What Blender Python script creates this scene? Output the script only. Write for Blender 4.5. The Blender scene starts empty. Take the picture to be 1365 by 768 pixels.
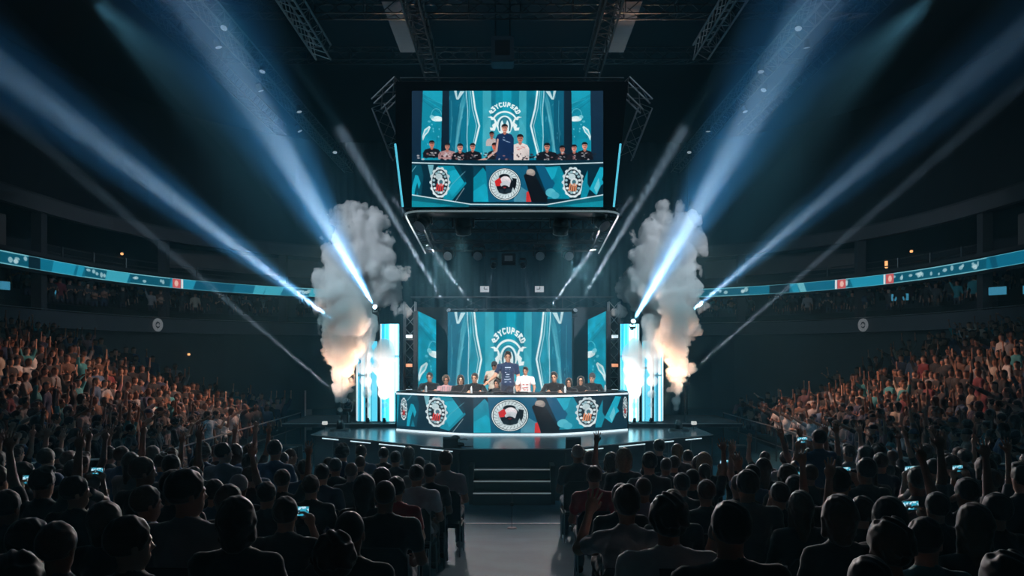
import bpy, bmesh, math, random
import numpy as np
from mathutils import Vector, Matrix, Euler
SC = bpy.context.scene
COL = SC.collection
PI = math.pi
# ------------------------------------------------------------------ camera, world, exposure
# metres; +Y runs from the camera to the stage, the camera stands on the raked floor of the hall
FPX, HOR, CAMZ = 1071.0, 470.0, 3.4
cam = bpy.data.objects.new('camera', bpy.data.cameras.new('camera')); COL.objects.link(cam)
cam.location = (0, 0, CAMZ); cam.rotation_euler = (PI / 2, 0, 0)
cam.data.sensor_width = 36; cam.data.lens = FPX / 1365 * 36
cam.data.shift_y = (HOR - 384) / 1365; cam.data.clip_start = .05; cam.data.clip_end = 200
SC.camera = cam
w = bpy.data.worlds.new('world'); SC.world = w; w.use_nodes = True
w.node_tree.nodes['Background'].inputs[0].default_value = (.004, .008, .012, 1); w.node_tree.nodes['Background'].inputs[1].default_value = .25
vs_ = SC.view_settings; vs_.view_transform = 'Standard'; vs_.look = 'None'; vs_.gamma = 1; vs_.use_curve_mapping = False; vs_.exposure = 0
SC.cycles.use_denoising = True
SC.cycles.max_bounces = 5; SC.cycles.diffuse_bounces = 2; SC.cycles.glossy_bounces = 2; SC.cycles.transmission_bounces = 1
SC.cycles.volume_bounces = 1; SC.cycles.transparent_max_bounces = 6
SC.cycles.volume_step_rate = 4; SC.cycles.volume_max_steps = 64
SC.cycles.sample_clamp_indirect = 3; SC.cycles.sample_clamp_direct = 0
SC.cycles.use_adaptive_sampling = True; SC.cycles.adaptive_threshold = .05

def at(px, py, D):
    """a point of the hall from where it shows in the photograph and its distance D along Y"""
    s = FPX / D
    return Vector(((px - 682.5) / s, D, CAMZ - (py - HOR) / s))
def srgb(r, g, b):
    f = lambda c: c / 12.92 if c <= .04045 else ((c + .055) / 1.055) ** 2.4
    return tuple(f(c / 255) for c in (r, g, b))

def lamp(kind, loc, to, energy, color, size=.1, angle=30, blend=.6):
    d = bpy.data.lights.new('light', kind); o = bpy.data.objects.new('light', d); COL.objects.link(o)
    d.energy = energy; d.color = color; o.location = loc
    if kind == 'SPOT': d.spot_size = math.radians(angle); d.spot_blend = blend; d.shadow_soft_size = size
    elif kind == 'AREA': d.shape = 'DISK'; d.size = size
    else: d.shadow_soft_size = size
    o.rotation_euler = (Vector(to) - Vector(loc)).to_track_quat('-Z', 'Y').to_euler()
    return o
COOL, TEAL, WARM, WHITE = (.62, .82, 1), (.10, .55, .75), (1, .56, .40), (.9, .95, 1)
# lamps of the rig heads (housings further down) and further spots without housings
RIG = []      # (lamp position, aim) of every moving head hung below the centre rig
for px, D in ((599, 24.2), (638, 24.2), (719, 24.2), (757, 24.2)):
    p = at(px, 341, D); RIG.append((p, Vector((p.x * 3.2, 7.5, .8))))
for p, t in RIG: lamp('SPOT', p, t, 3000, COOL, .10, 52, .9)
for s in (-1, 1):
    lamp('SPOT', (s * 1.9, 24.25, 6.1), (s * 3.9, 6.5, 1.0), 5600, (.90, .85, .86), .12, 46, .9)        # back light over the stalls
    lamp('SPOT', (s * 5.6, 28.5, 7.6), (s * 12.5, 23.5, .5), 3500, WARM, .12, 64, 1)                      # warm wash over the side stand
    lamp('SPOT', (s * 1.15, 17.7, 6.1), (s * 1.2, 22.6, 2.4), 2800, (1, .93, .88), .12, 34, .8)           # key light on the desk
    lamp('SPOT', (s * 6.6, 18, 11.4), (s * 3.4, 22.6, 1), 3200, (.35, .75, .9), .2, 60, 1)                          # cool wash added to brighten the deck, no fixture

    lamp('SPOT', (s * 5.5, 11, 13.5), (s * 1.2, 18.5, 9.5), 450, COOL, .2, 42, 1)                       # added to brighten the trusses round the screen, no fixture
    lamp('SPOT', (s * 4.5, 34.5, .6), (s * 2.5, 31, 12), 800, (.05, .48, .72), .25, 100, 1)            # spots added behind the stage to tint haze and drape teal
    lamp('SPOT', (s * 7.6, 30, 11.4), (s * 17, 38, 6.6), 1000, (.55, .72, .85), .25, 90, 1)             # dim fill added for the balcony and suites, no fixture
# ------------------------------------------------------------------ materials
MATS = {}
def pm(name, col, rough=.6, metal=0., var=.15, scale=6., emit=None, power=0., bump=0., spec=.5):
    if name in MATS: return MATS[name]
    m = bpy.data.materials.new(name); m.use_nodes = True; nt = m.node_tree; b = nt.nodes['Principled BSDF']
    b.inputs['Roughness'].default_value = rough; b.inputs['Metallic'].default_value = metal
    b.inputs['Specular IOR Level'].default_value = spec
    tc = nt.nodes.new('ShaderNodeTexCoord'); n = nt.nodes.new('ShaderNodeTexNoise'); n.inputs['Scale'].default_value = scale; n.inputs['Detail'].default_value = 3
    nt.links.new(tc.outputs['Object'], n.inputs['Vector'])
    r = nt.nodes.new('ShaderNodeMapRange'); r.inputs['To Min'].default_value = 1 - var; r.inputs['To Max'].default_value = 1 + var
    nt.links.new(n.outputs[0], r.inputs[0])
    x = nt.nodes.new('ShaderNodeVectorMath'); x.operation = 'SCALE'; x.inputs[0].default_value = col
    nt.links.new(r.outputs[0], x.inputs['Scale']); nt.links.new(x.outputs[0], b.inputs['Base Color'])
    if emit: b.inputs['Emission Color'].default_value = (*emit, 1); b.inputs['Emission Strength'].default_value = power
    if bump:
        bp = nt.nodes.new('ShaderNodeBump'); bp.inputs['Strength'].default_value = bump; nt.links.new(n.outputs[0], bp.inputs['Height']); nt.links.new(bp.outputs[0], b.inputs['Normal'])
    MATS[name] = m; return m
def tinted(name, rough=.8, var=.18, scale=9., sheen=0., spec=.3):
    """cloth, skin or hair whose colour each person brings along (the object colour)"""
    if name in MATS: return MATS[name]
    m = pm(name, (1, 1, 1), rough, 0, var, scale, spec=spec); nt = m.node_tree
    oi = nt.nodes.new('ShaderNodeObjectInfo'); sc = next(n for n in nt.nodes if n.type == 'VECT_MATH'); nt.links.new(oi.outputs['Color'], sc.inputs[0])
    nt.nodes['Principled BSDF'].inputs['Sheen Weight'].default_value = sheen
    return m
def led(name, power):
    """an LED screen: the picture is the mesh's own colour per point"""
    m = bpy.data.materials.new(name); m.use_nodes = True; nt = m.node_tree; b = nt.nodes['Principled BSDF']
    b.inputs['Base Color'].default_value = (.01, .01, .012, 1); b.inputs['Roughness'].default_value = .5
    a = nt.nodes.new('ShaderNodeAttribute'); a.attribute_name = 'picture'; nt.links.new(a.outputs['Color'], b.inputs['Emission Color']); b.inputs['Emission Strength'].default_value = power
    return m
def volume(name, col, density, aniso=0., emit=None):
    m = bpy.data.materials.new(name); m.use_nodes = True; nt = m.node_tree; nt.nodes.remove(nt.nodes['Principled BSDF'])
    v = nt.nodes.new('ShaderNodeVolumeScatter'); v.inputs['Color'].default_value = (*col, 1); v.inputs['Density'].default_value = density; v.inputs['Anisotropy'].default_value = aniso
    nt.links.new(v.outputs[0], nt.nodes['Material Output'].inputs['Volume']); return m

BLACK = pm('black_steel', (.012, .014, .017), .45, .3)
MATT = pm('matt_black_paint', (.012, .015, .019), .8)
ALU = pm('aluminium_tube', (.55, .58, .6), .32, .9)
DALU = pm('dark_anodised_tube', (.10, .12, .13), .4, .8)
CONC = pm('painted_concrete', (.06, .066, .075), .8, 0, .25, 1.5)
DWALL = pm('dark_wall_paint', (.028, .040, .048), .85, 0, .2, .7)
PANEL = pm('grey_wall_panel', (.16, .15, .15), .7, 0, .2, 1.2)
STRIPW = pm('white_strip_light', (.8, .8, .8), .5, emit=(.65, .86, .95), power=.8)
STRIPC = pm('cyan_strip_light', (.3, .6, .7), .5, emit=(.10, .62, .82), power=.9)
GLASS = pm('dark_lens_glass', (.02, .03, .04), .08, 0, .05)
PLAST = pm('black_plastic', (.012, .012, .014), .4)

# ------------------------------------------------------------------ mesh helpers
class MB:
    def __init__(s): s.bm = bmesh.new()
    def box(s, c, d, R=None, bev=0.):
        r = bmesh.ops.create_cube(s.bm, size=1); M = Matrix.Translation(Vector(c)) @ (R.to_4x4() if R is not None else Matrix()) @ Matrix.Diagonal((*d, 1))
        bmesh.ops.transform(s.bm, matrix=M, verts=r['verts'])
        if bev:
            es = list({e for v in r['verts'] for e in v.link_edges}); bmesh.ops.bevel(s.bm, geom=es, offset=bev, segments=2, affect='EDGES')
        return s
    def tube(s, a, b, r, r2=None, n=8, caps=True):
        a, b = Vector(a), Vector(b); d = b - a
        if d.length < 1e-6: return s
        q = bmesh.ops.create_cone(s.bm, cap_ends=caps, segments=n, radius1=r, radius2=r if r2 is None else r2, depth=d.length)
        M = Matrix.Translation((a + b) / 2) @ d.to_track_quat('Z', 'Y').to_matrix().to_4x4(); bmesh.ops.transform(s.bm, matrix=M, verts=q['verts']); return s
    def path(s, pts, r, n=6, closed=False):
        pts = [Vector(p) for p in pts]; m = len(pts)
        for i in range(m if closed else m - 1): s.tube(pts[i], pts[(i + 1) % m], r, n=n)
        return s
    def prism(s, pts, vec):
        """a flat outline pushed along vec"""
        vec = Vector(vec); a = [s.bm.verts.new(p) for p in pts]; b = [s.bm.verts.new(Vector(p) + vec) for p in pts]; n = len(pts)
        s.bm.faces.new(a); s.bm.faces.new(b[::-1])
        for i in range(n): s.bm.faces.new((a[i], b[i], b[(i + 1) % n], a[(i + 1) % n]))
        return s
    def grid(s, rows):
        vv = [[s.bm.verts.new(p) for p in r] for r in rows]
        for i in range(len(vv) - 1):
            for j in range(len(vv[0]) - 1): s.bm.faces.new((vv[i][j], vv[i][j + 1], vv[i + 1][j + 1], vv[i + 1][j]))
        return s
    def sphere(s, c, r, n=12, d=(1, 1, 1)):
        q = bmesh.ops.create_uvsphere(s.bm, u_segments=n, v_segments=max(6, n // 2), radius=r); bmesh.ops.transform(s.bm, matrix=Matrix.Translation(Vector(c)) @ Matrix.Diagonal((*d, 1)), verts=q['verts']); return s
    def truss(s, a, b, w=.3, r=.022, step=None, up=(0, 0, 1)):
        a, b = Vector(a), Vector(b); d = (b - a); L = d.length; d.normalize(); up = Vector(up)
        if abs(d.dot(up)) > .95: up = Vector((0, 1, 0))
        x = d.cross(up).normalized(); y = x.cross(d).normalized(); step = step or w * 1.15; n = max(1, round(L / step))
        cr = [(x * i + y * j) * w / 2 for i, j in ((-1, -1), (1, -1), (1, 1), (-1, 1))]
        for c in cr: s.tube(a + c, b + c, r, n=6)
        for k in range(n):
            p, q = a + d * L * k / n, a + d * L * (k + 1) / n
            for i in range(4):
                s.tube(p + cr[i], q + cr[(i + 1) % 4], r * .5, n=4)
            if k % 3 == 0:
                for i in range(4): s.tube(p + cr[i], p + cr[(i + 1) % 4], r * .5, n=4)
        return s
    def obj(s, name, m, parent=None, smooth=False, loc=None):
        me = bpy.data.meshes.new(name); bmesh.ops.recalc_face_normals(s.bm, faces=s.bm.faces); s.bm.to_mesh(me); s.bm.free(); me.materials.append(m)
        if smooth: me.polygons.foreach_set('use_smooth', [True] * len(me.polygons))
        o = bpy.data.objects.new(name, me); COL.objects.link(o)
        if parent is not None: o.parent = parent
        return o
def tag(o, label, cat, group=None, kind=None):
    o['label'] = label; o['category'] = cat
    if group: o['group'] = group
    if kind: o['kind'] = kind
    return o
def structure(o): o['kind'] = 'structure'; return o
def empty(name, loc, label=None, cat=None, group=None, rz=0.):
    o = bpy.data.objects.new(name, None); COL.objects.link(o); o.location = loc; o.rotation_euler.z = rz; o.empty_display_size = .1
    if label: tag(o, label, cat, group)
    return o
def copy_tree(o, parent=None):
    c = o.copy(); COL.objects.link(c); c.parent = parent
    for ch in o.children: copy_tree(ch, c)
    return c
# kinds of side words for things mirrored about the aisle
SIDE = {-1: 'left', 1: 'right'}
# ------------------------------------------------------------------ figures: signed-distance bodies turned into one continuous surface
f32 = np.float32
def V3(*a): return np.array(a, dtype=np.float64)
def unit(v): v = np.asarray(v, float); return v / max(np.linalg.norm(v), 1e-9)

class SDF:
    """a list of rounded cones, ellipsoids and boxes joined with a soft union"""
    def __init__(s): s.p = []
    def cone(s, a, b, ra, rb, k=.03): s.p.append(('c', V3(*a), V3(*b), ra, rb, k)); return s
    def ell(s, c, r, k=.03, R=None): s.p.append(('e', V3(*c), V3(*r), R, 0, k)); return s
    def cut(s, c, r, k=.01, R=None): s.p.append(('x', V3(*c), V3(*r), R, 0, k)); return s
    def bounds(s, pad):
        lo, hi = V3(9, 9, 9), V3(-9, -9, -9)
        for q in s.p:
            if q[0] == 'c':
                for c, r in ((q[1], q[3]), (q[2], q[4])): lo = np.minimum(lo, c - r); hi = np.maximum(hi, c + r)
            elif q[0] == 'e':
                r = max(q[2]) if q[3] is not None else q[2]; lo = np.minimum(lo, q[1] - r); hi = np.maximum(hi, q[1] + r)
        return lo - pad, hi + pad
    def ev(s, P):
        d = np.full(len(P), 9., f32)
        for t, a, b, ra, rb, k in s.p:
            if t == 'c':
                ba = (b - a).astype(f32); pa = P - a.astype(f32)
                h = np.clip(pa @ ba / max(float(ba @ ba), 1e-9), 0, 1)
                e = np.sqrt(((pa - h[:, None] * ba) ** 2).sum(1)) - (ra + (rb - ra) * h)
            else:
                q = P - a.astype(f32)
                if ra is not None: q = q @ ra.astype(f32)
                q0 = np.sqrt(((q / b.astype(f32)) ** 2).sum(1)); q1 = np.sqrt(((q / (b * b).astype(f32)) ** 2).sum(1))
                e = q0 * (q0 - 1) / np.maximum(q1, 1e-6)
            if t == 'x':
                h = np.clip(.5 - .5 * (d + e) / k, 0, 1); d = d + (-e - d) * h + k * h * (1 - h)
            else:
                h = np.clip(.5 + .5 * (e - d) / k, 0, 1); d = e + (d - e) * h - k * h * (1 - h)
        return d

def surface(fn, lo, hi, vs):
    """surface nets on the zero level of fn: a closed quad mesh"""
    n = np.ceil((hi - lo) / vs).astype(int) + 2
    B = 4; nb = (n + B - 1) // B + 1; n = nb * B
    ax = [lo[i] + vs * np.arange(n[i]) for i in range(3)]
    cax = [lo[i] + vs * (np.arange(nb[i]) * B + (B - 1) / 2) for i in range(3)]
    G = np.stack(np.meshgrid(*cax, indexing='ij'), -1).reshape(-1, 3).astype(f32)
    dc = fn(G).reshape(nb)
    D = np.repeat(np.repeat(np.repeat(dc, B, 0), B, 1), B, 2)
    near = np.argwhere(np.abs(dc) < vs * B * 1.25)
    o = np.stack(np.meshgrid(range(B), range(B), range(B), indexing='ij'), -1).reshape(-1, 3)
    I = (near[:, None, :] * B + o[None]).reshape(-1, 3)
    for s0 in range(0, len(I), 400000):
        J = I[s0:s0 + 400000]
        P = (lo + vs * J).astype(f32)
        D[J[:, 0], J[:, 1], J[:, 2]] = fn(P)
    ins = D < 0
    cs = np.zeros(n - 1, int)
    offs = [(a, b, c) for a in (0, 1) for b in (0, 1) for c in (0, 1)]
    sl = lambda A, o: A[o[0]:A.shape[0] - 1 + o[0], o[1]:A.shape[1] - 1 + o[1], o[2]:A.shape[2] - 1 + o[2]]
    for o_ in offs: cs += sl(ins, o_)
    act = (cs > 0) & (cs < 8)
    idx = -np.ones(act.shape, int); idx[act] = np.arange(act.sum())
    C = np.argwhere(act); acc = np.zeros((len(C), 3)); cnt = np.zeros(len(C))
    for i, a in enumerate(offs):
        for b in offs[i + 1:]:
            if sum(abs(a[j] - b[j]) for j in range(3)) != 1: continue
            va = D[C[:, 0] + a[0], C[:, 1] + a[1], C[:, 2] + a[2]]; vb = D[C[:, 0] + b[0], C[:, 1] + b[1], C[:, 2] + b[2]]
            m = (va < 0) != (vb < 0); t = np.where(m, va / np.where(m, va - vb, 1), 0)
            p = np.array(a) + t[:, None] * (np.array(b) - np.array(a)); acc[m] += p[m]; cnt[m] += 1
    V = lo + vs * (C + acc / np.maximum(cnt, 1)[:, None])
    F = []
    for ax_ in range(3):
        e = [0, 0, 0]; e[ax_] = 1
        A = ins[:ins.shape[0] - e[0], :ins.shape[1] - e[1], :ins.shape[2] - e[2]]; Bq = ins[e[0]:, e[1]:, e[2]:]
        E = np.argwhere(A != Bq); u, v = [(1, 2), (2, 0), (0, 1)][ax_]
        ok = (E[:, u] > 0) & (E[:, v] > 0) & (E[:, u] < n[u] - 1) & (E[:, v] < n[v] - 1); E = E[ok]
        q = []
        for du, dv in ((-1, -1), (0, -1), (0, 0), (-1, 0)):
            T = E.copy(); T[:, u] += du; T[:, v] += dv; q.append(idx[T[:, 0], T[:, 1], T[:, 2]])
        q = np.stack(q, 1); fl = A[E[:, 0], E[:, 1], E[:, 2]]; q[~fl] = q[~fl][:, ::-1]
        F.append(q[(q >= 0).all(1)])
    return V, np.concatenate(F)

def np_mesh(name, V, F, smooth=True):
    me = bpy.data.meshes.new(name)
    me.vertices.add(len(V)); me.vertices.foreach_set('co', np.asarray(V, f32).ravel())
    k = F.shape[1]
    me.loops.add(F.size); me.loops.foreach_set('vertex_index', np.asarray(F, np.int32).ravel())
    me.polygons.add(len(F)); me.polygons.foreach_set('loop_start', np.arange(0, F.size, k, dtype=np.int32))
    me.polygons.foreach_set('use_smooth', np.full(len(F), smooth)); me.update(calc_edges=True); me.validate()
    return me

def rotm(ax, a):
    return np.array(Matrix.Rotation(a, 3, ax))

class Pose:
    """joints of a 1.75 m person facing +Y, feet at z=0; arms: (upper direction, fore direction, palm style)"""
    def __init__(p, sit=False, armL=None, armR=None, head=(0, 0), lean=0., fem=False, wide=1., legs=None, heavy=1.):
        p.sit, p.fem, p.wide, p.heavy = sit, fem, wide, heavy
        hz = .50 if sit else .93
        p.hip = V3(0, 0, hz); sp = V3(0, math.sin(lean), math.cos(lean))
        p.chest = p.hip + sp * .36; p.neck = p.hip + sp * .53; p.sh = p.hip + sp * .466
        p.sp = sp
        w = (.165 if fem else .19) * wide
        p.shl = [p.sh + V3(-w, 0, 0), p.sh + V3(w, 0, 0)]      # left = -x when seen from behind
        p.headc = p.neck + V3(0, .015 + .3 * math.sin(lean) * .1, .165)
        p.head = head                                           # yaw, pitch
        p.arms = [armL or ((-.25, .05, -1), (-.05, .25, -1), 'rest'), armR or ((.25, .05, -1), (.05, .25, -1), 'rest')]
        p.el, p.wr = [], []
        for i in (0, 1):
            u, f, _ = p.arms[i]
            e = p.shl[i] + unit(u) * .29; p.el.append(e); p.wr.append(e + unit(f) * .25)
        p.kn, p.an = [], []
        for i, s in enumerate((-1, 1)):
            if sit:
                k = p.hip + V3(s * .13, .42, .0); a = k + V3(s * .01, .02, -.43)
            else:
                L = (legs or ((0, 0), (0, 0)))[i]
                k = V3(s * (.105 + L[0] * .5), .02 + L[1] * .5, .50); a = V3(s * (.11 + L[0]), -.01 + L[1], .085)
            p.kn.append(k); p.an.append(a)
    def hR(p):
        return rotm('Z', -p.head[0]) @ rotm('X', p.head[1])

def hand(s, w, d, style, side, g=1.):
    """palm, four unequal bent fingers and a thumb from the side of the palm"""
    d = unit(d)
    nrm = unit(V3(side * .3, 1, .1)) if abs(d[2]) > .6 else V3(0, 0, -1)   # the way the palm faces
    if style == 'phone': nrm = unit(V3(-side * 1, .15, 0))
    nrm = unit(nrm - d * (nrm @ d)); lat = np.cross(d, nrm) * side         # towards the thumb
    if style in ('rest',): nrm = unit(V3(-side, 0, 0)); nrm = unit(nrm - d * (nrm @ d)); lat = np.cross(d, nrm) * side
    if lat @ V3(0, 1, .3) < 0 and style == 'rest': lat = -lat
    if style in ('open', 'wave') and lat @ V3(-side, 0, 0) < 0: lat = -lat
    s.ell(w + d * .05, (.043, .047, .046), .02)
    for q in (-1, 0, 1): s.cone(w + d * .01 + lat * q * .012, w + d * .085 + lat * q * .024, .017, .0125, .012)
    Ls = (.072, .08, .075, .058); curl = {'open': .15, 'wave': .25, 'rest': .55, 'fist': 1.6, 'phone': 1.25, 'flat': .1, 'grip': 1.45}[style]
    spr = {'open': .24, 'wave': .2}.get(style, .06)
    for j in range(4):
        o = (1.5 - j); b = w + d * (.088 - .004 * abs(o)) + lat * o * .021
        dd = unit(d + lat * o * spr); a = 0.
        for seg, fr in enumerate((.45, .32, .23)):
            a += curl * (.45 if seg == 0 else .5)
            v = unit(dd * math.cos(a) + nrm * math.sin(a)); e = b + v * Ls[j] * fr
            s.cone(b, e, .0092 - seg * .0007, .0085 - seg * .0007, .004); b = e
    t0 = w + d * .025 + lat * .026; t1 = t0 + unit(d * .7 + lat * .8 + nrm * .25) * .045; tc = .3 if style in ('open', 'wave', 'flat') else .9
    t2 = t1 + unit(d * (1 - tc * .2) + lat * (.5 - tc * .5) + nrm * tc) * .034
    s.cone(t0, t1, .0145, .0115, .008); s.cone(t1, t2, .0108, .0088, .004)

def body_sdf(p, hands=True):
    s = SDF(); W = p.wide; hv = p.heavy
    hip, sp = p.hip, p.sp
    sw = .135 if p.fem else .155
    s.ell(hip + sp * .02, (.165 * hv, .115 * hv, .13), .05)
    s.ell(hip + sp * .17, (.135 * hv if not p.fem else .12, .10 * hv, .16), .06)
    s.ell(p.chest + V3(0, .01, 0), (sw * W, .108 * hv, .17), .06)
    if p.fem: s.ell(p.chest + V3(-.065, .085, .0), (.055, .055, .055), .03); s.ell(p.chest + V3(.065, .085, .0), (.055, .055, .055), .03)
    for i in (0, 1):
        s.cone(p.neck - sp * .03, p.shl[i] + V3(0, 0, .0), .055, .058, .05)
        s.cone(p.shl[i], p.el[i], .055 * hv ** .5, .041, .03); s.cone(p.el[i], p.wr[i], .041, .026, .02)
        hipj = hip + V3((-1, 1)[i] * .09, 0, -.02)
        s.cone(hipj, p.kn[i], .088 * hv, .056, .045); s.cone(p.kn[i], p.an[i], .056, .038, .03)
        kd = unit(p.an[i] - p.kn[i]); s.ell(p.kn[i] + kd * .13 + V3(0, -.022, 0), (.05, .05, .10), .04)
        s.cone(p.an[i] + V3(0, -.03, -.03), p.an[i] + V3((-1, 1)[i] * .02, .15, -.05), .042, .03, .03)
        if hands: hand(s, p.wr[i], unit(p.arms[i][1]) if len(p.arms[i]) < 4 else p.arms[i][3], p.arms[i][2], (-1, 1)[i])
        else: s.ell(p.wr[i] + unit(p.arms[i][1]) * .07, (.04, .04, .05), .03)
    s.cone(p.neck - sp * .05, p.neck + V3(0, .012, .10), .062 if not p.fem else .052, .053 if not p.fem else .045, .04)
    return s

def head_sdf(s, c, R, fem=False):
    A = lambda x, y, z: c + R @ V3(x, y, z)
    g = .95 if fem else 1.
    s.ell(A(0, -.012, .025), (.077 * g, .096 * g, .092), .02, R)
    s.ell(A(0, .018, -.035), (.060 * g, .070, .082), .03, R)
    s.ell(A(0, .055, -.088), (.030 * g, .026, .022), .03, R)
    s.ell(A(0, .078, .018), (.052, .014, .012), .02, R)                 # brow
    s.cut(A(-.032, .095, -.004), (.018, .013, .011), .014, R); s.cut(A(.032, .095, -.004), (.018, .013, .011), .014, R)
    s.cone(A(0, .084, .002), A(0, .106, -.03), .008, .0125, .01)        # nose
    s.cone(A(-.012, .09, -.036), A(.012, .09, -.036), .008, .008, .008)
    s.cone(A(-.018, .083, -.062), A(.018, .083, -.062), .0075, .0075, .008)  # lips
    s.cone(A(-.014, .082, -.072), A(.014, .082, -.072), .0075, .0075, .006)
    for q in (-1, 1):
        s.ell(A(q * .078 * g, -.008, -.012), (.009, .020, .032), .006, R)    # ear
    return s

def dressed(name, p, vs, sleeve=.55, hem=-.06, short_legs=0.):
    """meshes of one posed person: body (head, hands, skin), shirt, trousers, shoes"""
    out = {}
    b = body_sdf(p); head_sdf(b, p.headc, p.hR(), p.fem)
    lo, hi = b.bounds(.03)
    out['body'] = np_mesh(name + '_body', *surface(b.ev, lo, hi, vs))
    ht = SDF(); W, hv, hip, sp = p.wide, p.heavy, p.hip, p.sp; g = .014
    sw = .135 if p.fem else .155
    ht.ell(hip + sp * .03, (.172 * hv + g, .12 * hv + g, .12), .05); ht.ell(hip + sp * .17, (.145 * hv + g, .108 * hv + g, .17), .06)
    ht.ell(p.chest + V3(0, .01, 0), (sw * W + .02, .112 * hv + g, .175), .06)
    if p.fem: ht.ell(p.chest + V3(-.065, .085, .0), (.062, .062, .062), .03); ht.ell(p.chest + V3(.065, .085, .0), (.062, .062, .062), .03)
    for i in (0, 1):
        ht.cone(p.neck - sp * .03, p.shl[i], .062, .064, .06)
        if sleeve <= 1: ht.cone(p.shl[i], p.shl[i] + (p.el[i] - p.shl[i]) * sleeve, .064 * hv ** .5, .062, .03)
        else:
            ht.cone(p.shl[i], p.el[i], .064 * hv ** .5, .052, .03); ht.cone(p.el[i], p.el[i] + (p.wr[i] - p.el[i]) * min(1, sleeve - 1), .054, .040, .02)
    ht.cone(p.neck - sp * .06, p.neck + V3(0, .004, .018), .072, .064, .03)
    ht.cut(p.neck + V3(0, .012, .075), (.058, .058, .055), .01)
    fold = lambda P: .0035 * np.sin(P[:, 2] * 60 + 3 * np.sin(P[:, 0] * 25)) * np.sin(P[:, 0] * 34 + P[:, 2] * 13)
    lo, hi = ht.bounds(.03)
    hz = hip @ sp + hem
    out['shirt'] = np_mesh(name + '_shirt', *surface(lambda P: np.maximum(ht.ev(P) + fold(P), (hz - P @ sp.astype(f32)).astype(f32)), lo, hi, vs * 1.3))
    tr = SDF(); tr.ell(hip + sp * .0, (.168 * hv + .01, .118 * hv + .01, .125), .05)
    for i in (0, 1):
        hj = hip + V3((-1, 1)[i] * .09, 0, -.02); kd = p.an[i] - p.kn[i]
        tr.cone(hj, p.kn[i], .1 * hv, .072, .04); tr.cone(p.kn[i], p.kn[i] + kd * (.97 if not short_legs else .1), .072, .06, .03)
    fold2 = lambda P: .004 * np.sin(P[:, 2] * 45 + 2 * np.sin(P[:, 1] * 30 + P[:, 0] * 20))
    lo, hi = tr.bounds(.03); out['trousers'] = np_mesh(name + '_trousers', *surface(lambda P: tr.ev(P) + fold2(P), lo, hi, vs * 1.6))
    shoe = SDF()
    for i in (0, 1):
        a = p.an[i]; q = (-1, 1)[i]
        shoe.cone(a + V3(0, -.045, -.035), a + V3(0, .02, -.035), .05, .05, .03); shoe.cone(a + V3(0, .02, -.04), a + V3(q * .02, .17, -.052), .048, .034, .02)
    az = min(p.an[0][2], p.an[1][2]) - .085
    lo, hi = shoe.bounds(.02); out['shoes'] = np_mesh(name + '_shoes', *surface(lambda P: np.maximum(shoe.ev(P), (az - P[:, 2]).astype(f32)), lo, hi, vs * 1.6))
    return out

def hair_mesh(style):
    """hair in the head's own frame: head centre at the origin, face towards +Y"""
    I = np.eye(3)
    s = SDF(); cap = lambda t: s.ell((0, -.018, .034), (.078 + t, .098 + t, .094 + t), .02)
    face = lambda: s.cut((0, .10, -.035), (.072, .085, .105), .015)
    rough = .003; fr = 70
    if style == 'short': cap(.012); face(); s.cut((0, .0, -.13), (.12, .13, .10), .02); rough = .004
    elif style == 'crop': cap(.004); face(); s.cut((0, .02, -.13), (.12, .13, .115), .02); rough = .0012
    elif style == 'quiff':
        cap(.012); s.ell((0, .045, .115), (.06, .05, .035), .03); face(); s.cut((0, .0, -.13), (.12, .13, .10), .02); rough = .007
    elif style == 'long':
        cap(.016); s.cone((0, -.055, .0), (0, -.06, -.24), .075, .055, .05); s.cone((-.06, -.01, 0), (-.075, -.02, -.2), .035, .028, .03); s.cone((.06, -.01, 0), (.075, -.02, -.2), .035, .028, .03)
        s.cut((0, .095, -.06), (.062, .08, .14), .015); rough = .004
    elif style == 'bob':
        cap(.02); s.cone((0, -.05, .0), (0, -.045, -.10), .085, .07, .05); s.cone((-.06, 0, 0), (-.07, .0, -.09), .038, .034, .03); s.cone((.06, 0, 0), (.07, .0, -.09), .038, .034, .03)
        s.cut((0, .095, -.05), (.062, .08, .12), .015); rough = .005
    elif style == 'bun': cap(.01); s.ell((0, -.075, .115), (.04, .04, .036), .02); face(); s.cut((0, .02, -.15), (.12, .14, .11), .02)
    elif style == 'curly': cap(.03); face(); s.cut((0, .0, -.16), (.13, .14, .11), .02); rough = .012; fr = 55
    elif style == 'tail': cap(.008); s.cone((0, -.115, .06), (0, -.15, -.12), .032, .02, .03); face(); s.cut((0, .02, -.15), (.12, .14, .11), .02)
    elif style == 'beanie':
        s.ell((0, -.018, .045), (.092, .112, .108), .02); s.cut((0, .03, -.12), (.16, .19, .125), .012); rough = .0015; fr = 130
    elif style == 'cap':
        s.ell((0, -.015, .045), (.09, .108, .092), .02); s.cut((0, .0, -.1), (.2, .24, .125), .008); s.ell((0, .12, .035), (.07, .08, .009), .008); rough = 0
    elif style == 'hood':
        s.ell((0, -.03, .02), (.105, .125, .125), .02); s.cone((0, -.06, -.05), (0, -.05, -.13), .1, .1, .05); s.cut((0, .14, -.02), (.075, .12, .12), .02)
    lo, hi = s.bounds(.03)
    fn = lambda P: s.ev(P) + rough * np.sin(P[:, 0] * fr + 2 * np.sin(P[:, 2] * fr * .7)) * np.sin(P[:, 1] * fr * 1.1 + 2 * np.sin(P[:, 0] * fr * .6)) * np.cos(P[:, 2] * fr * .4)
    return np_mesh('hair_' + style, *surface(fn, lo, hi, .006))
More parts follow.
